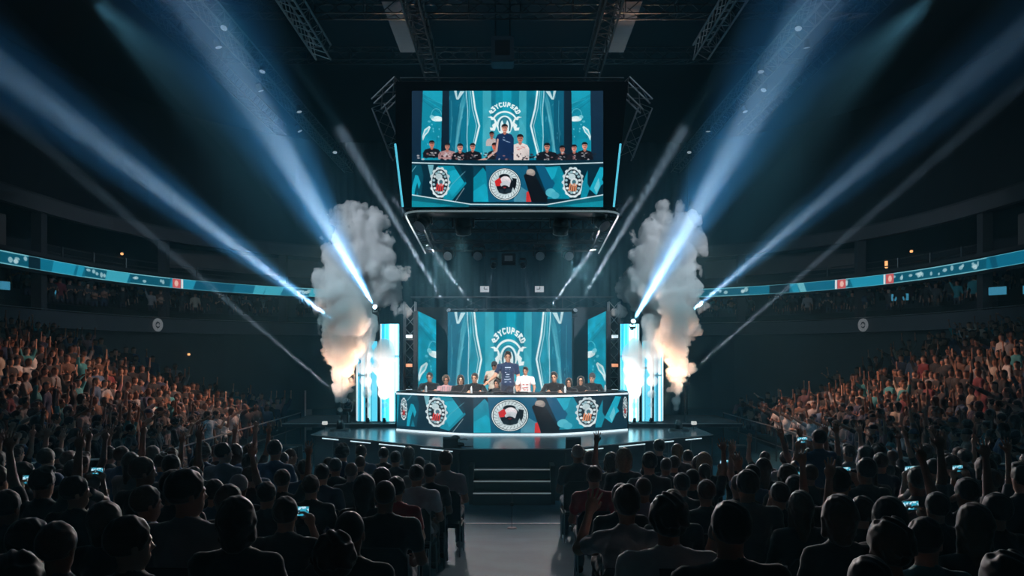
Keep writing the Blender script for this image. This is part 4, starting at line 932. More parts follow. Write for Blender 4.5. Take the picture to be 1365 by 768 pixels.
for s in (-1, 1):
    for i, (A, B, ang, P, halo, w_) in enumerate(BEAMS):
        A, B = list(A), list(B)
        if s > 0:
            A[0], B[0] = 1365 - A[0], 1365 - B[0]
            if i == 0: A, B = [916, 420, 24.0], [1400, 12, 12.5]
            if i == 1: A, B = [845, 427, 23.7], [1132, -70, 11.0]
            if i == 2: A, B = [918, 498, 23.9], [1290, 175, 17.5]
        a, b = at(*A), at(*B); d = (b - a).normalized(); b = a + d * (b - a).length * (1.25 if i < 3 else 1)
        t = (9.6 if i < 2 else 8.6)
        lamp('SPOT', a + d * .12, b, P, (.88, .95, 1), .03, ang, 1)
        if halo: lamp('SPOT', a + d * .12, b, P * .3, (.10, .42, .75), .03, ang * 2.4, 1)  # second, wider blue spot added for the halo round the beam
        L = (b - a).length; ta = math.tan(math.radians(ang * (1.22 if halo else .55)))
        o = solid_cone('beam_haze', a + d * .3, b, .3 * ta + .03, L * ta + .03, HAZE)
        tag(o, f'cone of denser haze lit by {w_} on the {SIDE[s]}', 'haze', kind='stuff')
        if i == 1:
            q = a - d * .16; xc = s * 3.68 if s < 0 else s * 3.68; tag(MB().tube((q.x, 24.3, 3.5), (q.x, 24.3, q.z - .2), .03).tube((q.x, 24.3, q.z - .2), (q.x, q.y, q.z - .2), .03).obj('lamp_bracket', BLACK), f'black bracket behind the {SIDE[s]} light columns holding the lamp of the steep beam', 'bracket')
        elif i < 3:
            q = a - d * .16; tag(MB().tube((q.x, q.y, 1.2), (q.x, q.y, q.z - .28), .03).tube((q.x, q.y, 1.2), (q.x, q.y, 1.24), .2, n=16).obj('lamp_pole', BLACK), ('black pole in the smoke carrying the lamp of the widest outer beam, {}', 'tall black pole carrying the lamp of the steep beam, {}', 'short black pole carrying the low lamp on the {} riser')[i].format(SIDE[s]), 'lamp stand')
        o = place_head(a - d * .16, b, ['stage lamp throwing the widest outer beam, hidden in smoke on the {} side', 'stage lamp on a bracket above the innermost light column, throwing the steep beam, {} side', 'low stage lamp on the {} riser throwing the low thin beam', 'stage lamp on the outer top corner of the LED wall, {} side', 'stage lamp on the top edge of the LED wall, {} of its emblem'][i].format(SIDE[s]), size=(.8, .5, .7, .5, .5)[i], upright=True, lit=LITM)
# two little lamps under the frame shining down
for s in (-1, 1):
    a = at(677.5 + s * 20, 357, 24.1); b = at(677.5 + s * 40, 450, 25.6); d = (b - a).normalized(); lamp('SPOT', a + d * .1, b, 420, (.8, .9, 1), .03, 11, 1)
    L = (b - a).length; ta = math.tan(math.radians(6.2)); o = solid_cone('beam_haze', a + d * .12, b, .03, L * ta, volume('faint_beam_haze_' + SIDE[s], (.62, .80, 1), .07)); tag(o, f'short faint cone of lit haze under the lighting frame, {SIDE[s]} one', 'haze', kind='stuff')
    place_head(a - d * .1, b, f'small lit lamp pointing down under the far edge of the lighting frame, {SIDE[s]} one', size=.55, lit=LITM)

# ------------------------------------------------------------------ smoke plumes
def noise3(P, seed):
    """smooth value noise with three octaves"""
    rs = np.random.RandomState(seed); T = rs.rand(32, 32, 32).astype(f32); out = 0; amp = 1; tot = 0
    Q = P.copy()
    for o in range(5):
        i = np.floor(Q).astype(int); fr = (Q - i).astype(f32); fr = fr * fr * (3 - 2 * fr); i &= 31; j = (i + 1) & 31
        g = lambda a, b, c: T[a, b, c]
        x0 = g(i[:, 0], i[:, 1], i[:, 2]) * (1 - fr[:, 0]) + g(j[:, 0], i[:, 1], i[:, 2]) * fr[:, 0]; x1 = g(i[:, 0], j[:, 1], i[:, 2]) * (1 - fr[:, 0]) + g(j[:, 0], j[:, 1], i[:, 2]) * fr[:, 0]
        x2 = g(i[:, 0], i[:, 1], j[:, 2]) * (1 - fr[:, 0]) + g(j[:, 0], i[:, 1], j[:, 2]) * fr[:, 0]; x3 = g(i[:, 0], j[:, 1], j[:, 2]) * (1 - fr[:, 0]) + g(j[:, 0], j[:, 1], j[:, 2]) * fr[:, 0]
        v = (x0 * (1 - fr[:, 1]) + x1 * fr[:, 1]) * (1 - fr[:, 2]) + (x2 * (1 - fr[:, 1]) + x3 * fr[:, 1]) * fr[:, 2]
        out = out + amp * np.abs(v * 2 - 1); tot += amp; amp *= .6; Q = Q * 2.03 + 7.1
    return out / tot
def plume(name, balls, seed, m, label, amp=.72, fr=1.9, vs=.032):
    """balls: (px, py, radius in px, depth)"""
    s = SDF(); rs = np.random.RandomState(seed)
    for px, py, r, D in balls:
        c = at(px, py, D); R = r * D / FPX; s.ell(c, (R, R * .85, R), R * .35)
    lo, hi = s.bounds(.3)
    z0 = lo[2]
    def fn(P):
        k = np.clip((P[:, 2] - 1.3) / 1.6, .18, 1)      # the jet is tight at the nozzle and billows higher up
        return s.ev(P) * .9 + (k * amp * (.36 - noise3(P * np.array([1, 1, .9], f32) * fr, seed))).astype(f32)
    V, F = surface(fn, lo, hi, vs); me = np_mesh(name, V, F); me.materials.append(m); o = bpy.data.objects.new(name, me); COL.objects.link(o); tag(o, label, 'smoke', kind='stuff'); return o
SMOKE = volume('white_smoke', (.985, .985, .985), 3.4, .0)
THIN = volume('thin_smoke', (.985, .985, .985), 5, .0)
DS = 22.6
def col(px0, pts): return [(px0 + dx, py, r, DS + dz + float(np.interp(py, [290, 450], [2.5, 0])) + (1. if 370 < py < 420 and 478 < (px0 + dx if dx < 682 else 1351 - dx) else 0)) for dx, py, r, dz in pts]
left = col(0, [(453, 556, 3, 0), (453, 545, 5, 0), (453, 532, 9, 0), (454, 518, 13, 0), (455, 502, 17, 0), (456, 486, 20, .1), (457, 468, 23, .1), (450, 452, 20, .1), (462, 446, 24, .1), (446, 430, 20, 0), (466, 425, 26, .2), (440, 405, 19, 0), (462, 400, 28, .2), (484, 408, 20, .4),
                   (432, 378, 15, 0), (455, 372, 26, .2), (480, 378, 24, .4), (502, 385, 20, .6), (522, 398, 17, .8), (538, 412, 10, .8), (448, 345, 22, .1), (474, 345, 28, .3), (500, 352, 24, .5), (522, 368, 19, .7), (462, 316, 22, .2), (486, 312, 26, .4), (508, 325, 19, .6), (496, 345, 24, .5), (512, 384, 22, .6), (492, 372, 24, .4),
                   (455, 292, 15, .2), (474, 286, 18, .3), (496, 292, 19, .5), (512, 300, 11, .6), (436, 328, 8, 0), (420, 372, 7, 0), (428, 400, 10, 0)])
right = col(0, [(902, 556, 3, 0), (901, 545, 5, 0), (901, 532, 9, 0), (901, 518, 12, 0), (901, 500, 16, 0), (903, 484, 19, .1), (903, 466, 22, .1), (896, 450, 24, .1), (912, 448, 18, .0), (902, 428, 26, .2), (918, 425, 15, .0), (895, 405, 28, .2), (915, 400, 18, .1), (872, 408, 20, .4),
                (848, 405, 15, .6), (832, 415, 9, .8), (900, 375, 26, .2), (872, 375, 27, .4), (850, 380, 20, .6), (925, 385, 13, .0), (934, 405, 9, 0), (880, 345, 30, .3), (905, 345, 26, .1), (858, 348, 18, .5), (862, 366, 24, .5), (846, 392, 19, .7), (880, 392, 26, .3), (876, 315, 24, .3), (902, 312, 24, .2), (928, 320, 16, .1), (858, 322, 14, .4), (884, 290, 18, .3), (908, 292, 18, .2), (926, 296, 11, .2), (938, 330, 8, 0), (866, 298, 12, .4)])
for s, B in ((-1, left), (1, right)):
    plume('smoke_plume', B, 5 + s, SMOKE, f'tall billowing smoke plume rising from the {SIDE[s]} front corner of the stage')
    f = lambda x: x if s < 0 else 1358 - x
    plume('smoke_jet', [(f(490), 553, 2.5, 23.75), (f(490), 540, 4, 23.75), (f(489), 525, 7, 23.75), (f(488), 508, 9, 23.75), (f(487), 490, 11, 23.75), (f(487), 470, 13, 23.7), (f(488), 450, 14, 23.6), (f(490), 432, 15, 23.6)], 15 + s, THIN, f'thin middle smoke jet in front of the {SIDE[s]} light columns', .2)
    plume('smoke_jet', [(f(512), 552, 3, 23.7), (f(513), 540, 5, 23.7), (f(512), 524, 9, 23.7), (f(512), 508, 12, 23.7), (f(511), 490, 15, 23.7), (f(512), 474, 16, 23.6), (f(514), 462, 11, 23.6)], 25 + s, THIN, f'white inner smoke jet glowing against the {SIDE[s]} light column', .2)
    # light in and on the plumes
    p = at(f(454), 480, 22.6)
    lamp('SPOT', at(f(476), 548, 23.4), at(f(458), 450, 22.6), 2100, (1, .55, .32), .05, 56, 1)
    lamp('SPOT', at(f(428), 562, 21.6), at(f(455), 490, 22.6), 650, (1, .74, .60), .05, 46, 1)
    lamp('SPOT', at(f(517), 553, 22.9), at(f(509), 488, 23.7), 950, (1, .95, .90), .05, 80, 1)  # spot put low in front to whiten the inner jet
    lamp('SPOT', (s * 8.4, 16, 10.5), at(f(480), 330, 24.8), 8500, (.68, .82, .95), .15, 34, 1)  # cool key added to give the upper plume form, no fixture
    # the machines
    for q, (x, D, z) in enumerate(((453, 22.6, 1.2), (490, 23.75, 1.32), (512, 23.7, 1.32))):
        g = at(f(x), 560, D); r = empty('smoke_machine', (g.x, g.y, z), ('black upright smoke machine on a round base at the {} front corner of the stage', 'small black smoke nozzle on the {} riser, under the thin middle jet', 'small black smoke nozzle on the {} riser, under the white inner jet')[q].format(SIDE[s]), 'smoke machine')
        k = 1 if q == 0 else .5
        MB().tube((0, 0, 0), (0, 0, .05 * k), .30 * k, .28 * k, 24).obj('base', PLAST, r); MB().tube((0, 0, .05 * k), (0, 0, .30 * k), .10 * k, .085 * k, 18).obj('nozzle', BLACK, r, True); MB().box((0, .13 * k, .12 * k), (.2 * k, .12 * k, .14 * k), bev=.01).obj('valve', PLAST, r)
    for q, (x, y) in enumerate(((433, 558), (447, 559))):
        if q: continue
        g = at(f(x), y, 22.9); r = empty('floor_lamp', (g.x, g.y, 1.2), f'small pale floor lamp by the smoke machine on the {SIDE[s]} side of the stage', 'lamp'); MB().box((0, 0, .19), (.14, .1, .1), bev=.01).obj('head', pm('pale_lamp', (.5, .5, .5), .5, emit=(.9, .9, .85), power=.5), r); MB().tube((0, 0, 0), (0, 0, .15), .02).obj('post', PLAST, r)

# the thin haze that fills the hall
m = MB(); m.box((0, 25, 8.45), (37.6, 53.4, 16.7)); o = m.obj('haze', volume('hall_haze', (.24, .66, .85), .0048)); tag(o, 'thin teal haze hanging in the air of the whole hall', 'haze', kind='stuff')
# ------------------------------------------------------------------ people
SKINM = tinted('skin', .55, .08, 14, spec=.4); CLOTHM = tinted('cloth', .85, .22, 11, .35); HAIRM = tinted('hair', .6, .45, 55, .4, spec=.3); SHOEM = tinted('shoe_leather', .5, .15)
UP = lambda s, o=.25, f=.12, o2=0., st='open': ((s * o, f, 1), (s * o2, .12, 1), st)
PH = lambda s: ((s * .05, .8, -.42), (-s * .4, .3, .9), 'phone')
POSES = {
    'stand': Pose(), 'stand_f': Pose(fem=True, armL=((-.2, .1, -1), (.3, .9, -.1), 'rest'), armR=((.2, .1, -1), (-.3, .9, -.1), 'rest')),
    'cheer': Pose(armL=UP(-1, .35), armR=UP(1, .35), head=(0, .15)), 'wave': Pose(armR=UP(1, .4, .25, .1, 'wave'), head=(-.1, .1)), 'wave_l': Pose(fem=True, armL=UP(-1, .3, .3, 0, 'wave')),
    'clap': Pose(armL=((-.25, .35, -1), (.55, .8, .45), 'flat'), armR=((.25, .35, -1), (-.55, .8, .45), 'flat')), 'sit_hand': Pose(sit=True, fem=True, armL=((-.3, .55, -.25), (.3, .12, 1), 'open'), armR=((.2, .25, -1), (-.4, 1, -.2), 'rest')), 'film': Pose(armL=PH(-1), armR=PH(1)),
    'point': Pose(armR=((.25, .8, .45), (.05, 1, .55), 'flat')), 'fold': Pose(wide=1.06, heavy=1.08, armL=((-.28, .3, -1), (.9, .45, .1), 'flat'), armR=((.28, .3, -1), (-.9, .45, .15), 'flat')),
    'sit': Pose(sit=True, armL=((-.22, .25, -1), (.25, 1, -.25), 'rest'), armR=((.22, .25, -1), (-.25, 1, -.25), 'rest')),
    'sit_wide': Pose(sit=True, wide=1.12, heavy=1.14, armL=((-.25, .2, -1), (.35, 1, -.3), 'rest'), armR=((.25, .2, -1), (-.35, 1, -.3), 'rest')),
    'sit_f': Pose(sit=True, fem=True, armL=((-.2, .25, -1), (.4, 1, -.2), 'rest'), armR=((.2, .25, -1), (-.4, 1, -.2), 'rest'), head=(.15, 0)),
    'sit_turn': Pose(sit=True, head=(.75, 0), armL=((-.22, .25, -1), (.25, 1, -.25), 'rest'), armR=((.22, .25, -1), (-.25, 1, -.25), 'rest')),
    'sit_film': Pose(sit=True, armL=PH(-1), armR=PH(1)), 'sit_wave': Pose(sit=True, armR=UP(1, .3, .2, 0, 'open'), armL=((-.22, .25, -1), (.25, 1, -.25), 'rest')),
    'sit_wave_l': Pose(sit=True, fem=True, armL=((-.12, .55, .75), (.1, .1, 1), 'open'), armR=((.2, .25, -1), (-.4, 1, -.2), 'rest'), head=(0, .06)), 'sit_cheer': Pose(sit=True, armL=UP(-1, .5, .1, .25), armR=UP(1, .3, .3)),
    'desk': Pose(sit=True, armL=((-.3, .75, -.8), (.3, .9, .05), 'rest'), armR=((.3, .75, -.8), (-.3, .9, .05), 'rest')), 'desk_lean': Pose(sit=True, lean=.12, wide=1.08, armL=((-.4, .7, -.6), (.5, .8, .1), 'rest'), armR=((.4, .7, -.6), (-.5, .8, .1), 'rest'), head=(.2, 0)),
    'host': Pose(wide=1.05, armR=((.45, .35, -.9), (.55, .55, -.45), 'flat'), armL=((-.22, .05, -1), (-.02, .2, -1), 'rest')), 'white': Pose(wide=1.1, heavy=1.05, armL=((-.25, .2, -1), (.1, .7, -.5), 'rest'), armR=((.25, .2, -1), (-.1, .7, -.5), 'rest'), head=(.25, 0)), 'small': Pose(armL=((-.2, .6, -.9), (.5, .7, .6), 'fist'), armR=((.2, .6, -.9), (-.3, .8, .5), 'rest')),
}
FINE = {'sit_hand': .007, 'host': .008, 'white': .008, 'desk': .009, 'desk_lean': .009, 'sit_wave_l': .008, 'sit_film': .008, 'sit_wave': .009, 'film': .009}
SLEEVE = {'stand_f': 1.9, 'clap': 1.9, 'fold': 1.9, 'sit_f': 1.9, 'desk_lean': 1.8, 'wave_l': .5}
PROTO = {}
def proto(n):
    if n not in PROTO:
        d = dressed(n, POSES[n], FINE.get(n, .0115), SLEEVE.get(n, .55))
        d['body'].materials.append(SKINM); d['shirt'].materials.append(CLOTHM); d['trousers'].materials.append(CLOTHM); d['shoes'].materials.append(SHOEM); PROTO[n] = d
    return PROTO[n]
HAIRS = {}
def hair_of(n):
    if n not in HAIRS: HAIRS[n] = hair_mesh(n); HAIRS[n].materials.append(CLOTHM if n in ('beanie', 'cap', 'hood') else HAIRM)
    return HAIRS[n]
SK = [(.42, .22, .15), (.50, .28, .19), (.36, .18, .12), (.24, .12, .08), (.55, .34, .25)]
HR = {'dark': (.018, .014, .012), 'brown': (.06, .032, .018), 'fair': (.26, .17, .09), 'red': (.085, .034, .018), 'grey': (.25, .24, .23), 'white': (.5, .5, .5)}
TOP = {'black': (.014, .015, .018), 'navy': (.02, .035, .09), 'white': (.66, .68, .7), 'grey': (.20, .215, .235), 'pale grey': (.34, .35, .38), 'dark grey': (.05, .053, .06), 'red': (.42, .022, .025), 'teal': (.03, .25, .30), 'blue': (.05, .12, .24), 'pale blue': (.20, .32, .42), 'pink': (.42, .24, .26), 'brown': (.13, .07, .045), 'lilac': (.30, .28, .38), 'maroon': (.16, .02, .03), 'cream': (.46, .42, .36)}
TOP['jersey'] = (.008, .02, .06); TOP['jet'] = (.006, .006, .008)
LEGS = [(.02, .025, .045), (.03, .045, .08), (.012, .012, .014), (.06, .055, .05)]
N_PEOPLE = [0]
def person(pn, hair, loc, yaw, top='black', hc='dark', skin=0, legs=0, scale=1., label='', group=None, head_scale=1.06):
    d = proto(pn); p = POSES[pn]; N_PEOPLE[0] += 1
    b = bpy.data.objects.new('person', d['body']); COL.objects.link(b); b.location = loc; b.rotation_euler = (0, 0, yaw); b.scale = (scale,) * 3
    b.color = (*SK[skin % 5], 1); tag(b, label, 'person', group)
    for nm, c in (('shirt', TOP[top]), ('trousers', LEGS[legs % 4]), ('shoes', (.02, .02, .022) if legs % 2 else (.25, .25, .26))):
        o = bpy.data.objects.new(nm, d[nm]); COL.objects.link(o); o.parent = b; o.color = (*c, 1)
    if hair != 'bald':
        o = bpy.data.objects.new({'beanie': 'beanie', 'cap': 'cap', 'hood': 'hood'}.get(hair, 'hair'), hair_of(hair)); COL.objects.link(o); o.parent = b
        o.color = (*(TOP[hc] if hair in ('beanie', 'cap', 'hood') else HR[hc]), 1)
        R = Matrix(p.hR().tolist()); o.location = Vector(p.headc); o.rotation_euler = R.to_euler()
    return b
def face_marks(b, pn, brow=(.02, .015, .012), glasses=False):
    """eyes, brows and mouth on a face turned to the camera"""
    p = POSES[pn]; m = MB()
    for q in (-1, 1): m.sphere((q * .032, .088, -.002), .0105, 10)
    e = m.obj('eyes', pm('eye_dark', (.03, .02, .018), .2), b, True); m = MB()
    for q in (-1, 1): m.box((q * .033, .094, .022), (.036, .01, .008))
    w = m.obj('eyebrows', pm('brow_hair', brow, .7), b); m = MB(); m.sphere((0, .087, -.066), .02, 10, (1.1, .5, .3)); l = m.obj('lips', pm('lip_skin', (.36, .10, .09), .5), b, True)
    L = [e, w, l]
    if glasses:
        m = MB()
        for q in (-1, 1): m.path([(q * .036 + .024 * math.cos(t), .104, .0 + .02 * math.sin(t)) for t in np.linspace(0, 2 * PI, 13)[:-1]], .0025, 5, True)
        m.tube((-.012, .106, .004), (.012, .106, .004), .0025, n=5); L.append(m.obj('glasses', PLAST, b))
    for o in L: o.location = Vector(p.headc); o.rotation_euler = Matrix(p.hR().tolist()).to_euler()
HAIRW = {'short': 'short {} hair', 'crop': 'cropped {} hair', 'quiff': 'tousled {} hair', 'long': 'long {} hair', 'bob': '{} bobbed hair', 'bun': '{} hair in a bun', 'curly': 'curly {} hair', 'tail': '{} ponytail', 'beanie': '{} beanie', 'cap': '{} cap', 'hood': '{} hood'}
ORD = ['first', 'second', 'third', 'fourth', 'fifth', 'sixth', 'seventh', 'eighth', 'ninth', 'tenth', 'eleventh', 'twelfth', 'thirteenth', 'fourteenth', 'fifteenth', 'sixteenth', 'seventeenth', 'eighteenth', 'nineteenth', 'twentieth',
       'twenty-first', 'twenty-second', 'twenty-third', 'twenty-fourth', 'twenty-fifth', 'twenty-sixth', 'twenty-seventh', 'twenty-eighth', 'twenty-ninth', 'thirtieth', 'thirty-first', 'thirty-second', 'thirty-third', 'thirty-fourth', 'thirty-fifth', 'thirty-sixth', 'thirty-seventh', 'thirty-eighth', 'thirty-ninth', 'fortieth']

# ---- the players on stage
PLY = 1.42
structure(MB().prism([(x, y + .98, 1.2) for x, y in L_[4:-4]] + [(x * .96, 24.0, 1.2) for x, y in reversed(L_[4:-4])], (0, 0, PLY - 1.2)).obj('floor_player_riser', MATT))
def make_chair(gaming=False):
    r = empty('chair', (0, 0, 0)); MB().box((0, .02, .40), (.44, .42, .05), bev=.02).obj('seat', CHAIRM, r)
    m = MB(); P = [(-.21, -.2, .48), (-.21, -.24, .78), (-.15, -.25, .86), (.15, -.25, .86), (.21, -.24, .78), (.21, -.2, .48)]; m.prism(P, (0, -.035, 0)); m.obj('backrest', CHAIRM, r)
    for sx in (-1, 1):
        m = MB(); m.path([(sx * .2, .18, .40), (sx * .21, .21, .0)], .012, 6); m.obj('leg', CHM2, r); m = MB(); m.path([(sx * .2, -.18, 0), (sx * .205, -.2, .45), (sx * .21, -.225, .8)], .012, 6); m.obj('leg', CHM2, r)
    return r
CHAIRM = pm('chair_black_fabric', (.02, .022, .026), .8); CHM2 = pm('chair_metal', (.35, .37, .39), .35, .8)
ch0 = make_chair(); ch_used = [False]
def place_chair(loc, yaw, label, group=None, scale=1.):
    r = ch0 if not ch_used[0] else copy_tree(ch0); ch_used[0] = True; r.location = loc; r.rotation_euler = (0, 0, yaw); r.scale = (scale,) * 3; tag(r, label, 'chair', group); return r
CHW = ['at its left end', 'under the striped shirt', 'between the striped shirt and its neighbour in black', 'closest on the left to the standing host', 'under the broad player beside the white jersey', 'under the low player with bobbed hair', 'under the hooded player', 'under the player in a beanie at its right end']
PL = [(572.5, 503, 'desk_lean', 'short', 'black', 'dark', 0, 'seated player in black at the left end of the desk', 22.95), (594.5, 507, 'desk', 'curly', 'pink', 'brown', 2, 'seated player with curly brown hair in a pink and grey striped shirt', 22.75), (614, 506.5, 'desk', 'bob', 'black', 'dark', 4, 'seated player in black with hair framing a pale face, next to the striped shirt', 22.4), (632.6, 504, 'desk_lean', 'short', 'black', 'dark', 1, 'seated player in black, closest on the left to the standing host', 22.3),
      (738.7, 503, 'desk_lean', 'quiff', 'black', 'dark', 1, 'broad seated player in black with tall dark hair, beside the white jersey', 22.3), (758.3, 510, 'desk', 'bob', 'black', 'dark', 0, 'low seated player with bobbed dark hair in black with a white collar', 22.6), (774.2, 507.5, 'desk', 'hood', 'black', 'black', 1, 'seated player in a dark hood, second from the right end of the desk', 22.8), (789.2, 504, 'desk_lean', 'beanie', 'black', 'dark grey', 4, 'seated player in a dark beanie at the right end of the desk', 23.0)]
for px, py, pn, hr, tp, hc, sk, lab, D in PL:
    P = at(px, py, D); hz = POSES[pn].headc; sc_ = (P.z - PLY) / hz[2]; sc_ = max(.9, min(1.1, sc_))
    b = person(pn, hr, (P.x, D, PLY), PI + P.x * -.05, 'jet' if tp == 'black' else tp, hc, sk, 2, sc_, lab); face_marks(b, pn, glasses=(hr == 'hood'))
    place_chair((P.x, D, PLY), PI, 'black chair behind the desk, ' + CHW.pop(0), None)
    if tp == 'pink':
        m = MB(); [m.box((x, .0, .82), (.02, .262, .4)) for x in (-.1, -.05, .05, .1)]; o = m.obj('shirt_stripe', pm('grey_stripe_cloth', (.2, .2, .22), .8), b)
    else:
        m = MB(); rr = random.Random(int(px)); [m.box((rr.uniform(-.1, .1), .128, rr.uniform(.78, .95)), (rr.uniform(.03, .08), .02, .012)) for _ in range(3)]; o = m.obj('shirt_print', pm('white_print', (.6, .6, .62), .7), b)
# host in the navy jersey
def standing(px, py, D, pn, hr, tp, hc, sk, lab, yaw=PI):
    P = at(px, py, D); sc_ = (P.z - PLY) / POSES[pn].headc[2]; b = person(pn, hr, (P.x, D, PLY), yaw, tp, hc, sk, 0, sc_, lab); face_marks(b, pn); return b
h = standing(677, 476, 22.45, 'host', 'quiff', 'jersey', 'dark', 1, 'tall person standing behind the desk in a navy jersey with pale prints', PI)
m = MB()
for z, w_, x in ((1.37, .14, 0), (1.32, .10, 0), (1.27, .05, -.03), (1.25, .06, .04), (1.2, .08, 0), (1.14, .10, .01), (1.09, .05, -.05), (1.08, .12, .03), (1.02, .16, 0)): m.box((x, .128 - abs(z - 1.22) * .04, z), (w_, .012, .022 if z > 1.3 else .014))
m.obj('jersey_print', pm('pale_blue_print', (.35, .5, .62), .7), h)
h = standing(700.4, 495, 22.35, 'white', 'quiff', 'white', 'dark', 0, 'person in a white jersey with red print standing beside the navy jersey', PI)
m = MB(); [m.box((x, .136, z), (w_, .012, .03)) for x, z, w_ in ((-.05, 1.22, .08), (.06, 1.22, .06), (-.02, 1.13, .12), (.07, 1.12, .05), (-.06, 1.05, .06), (.03, 1.05, .08))]; m.obj('jersey_print', pm('dull_red_print', (.45, .16, .15), .7), h)
m = MB(); [m.box((q * .155, .0, 1.16), (.014, .17, .3)) for q in (-1, 1)]; m.obj('side_stripe', pm('dull_red_stripe', (.35, .07, .07), .7), h)
h = standing(659, 487.5, 22.95, 'small', 'cap', 'cream', 'black', 3, 'person in a dark cap and cream top standing just behind the navy jersey', PI - .2)
h = person('desk', 'short', (at(662, 0, 22.5).x, 22.5, PLY), PI - .3, 'black', 'dark', 0, 2, .93, 'seated player in black with a white chest mark, at the navy jersey\'s elbow'); face_marks(h, 'desk')
m = MB(); m.tube((0, .12, .86), (0, .135, .86), .045, n=16); m.obj('chest_mark', MATS['white_print'], h); place_chair((at(662, 0, 22.5).x, 22.5, PLY), PI - .3, 'black chair on the stage behind the middle of the desk')
# things on the desk
rr = random.Random(12); k = 0
for u in (-.86, -.66, -.46, -.27, -.1, .08, .33, .5, .68, .86):
    x, y = desk_pt(u); k += 1
    r = empty('keyboard', (x, y + .35, DZ1), f'black keyboard lying on the desk, {ORD[k - 1]} from its left end', 'keyboard', 'keyboards on the desk'); MB().box((0, 0, .014), (.36, .13, .022), bev=.005).obj('case', PLAST, r); MB().box((0, .0, .028), (.33, .1, .01)).obj('keys', pm('key_grey', (.1, .1, .11), .5), r)
    if k % 2:
        r = empty('microphone', (x + .16, y + .16, DZ1), f'small black desk microphone, {ORD[k // 2]} from the left end of the desk', 'microphone', 'desk microphones'); MB().tube((0, 0, 0), (0, 0, .015), .05, .045, 14).obj('base', PLAST, r); MB().path([(0, 0, .01), (0, .02, .10), (0, .07, .17)], .005, 6).obj('gooseneck', PLAST, r); MB().sphere((0, .08, .185), .02, 10).obj('head', PLAST, r)
    else:
        r = empty('water_bottle', (x - .2, y + .14, DZ1), f'small clear-white water bottle on the desk, {ORD[k // 2 - 1]} of five from its left end', 'bottle', 'water bottles on the desk'); MB().tube((0, 0, 0), (0, 0, .14), .03, n=14).tube((0, 0, .14), (0, 0, .17), .03, .013, 14).obj('body', pm('pale_bottle', (.5, .56, .6), .2), r); MB().tube((0, 0, .17), (0, 0, .19), .014, n=10).obj('cap', pm('white_cap', (.6, .6, .6), .5), r)

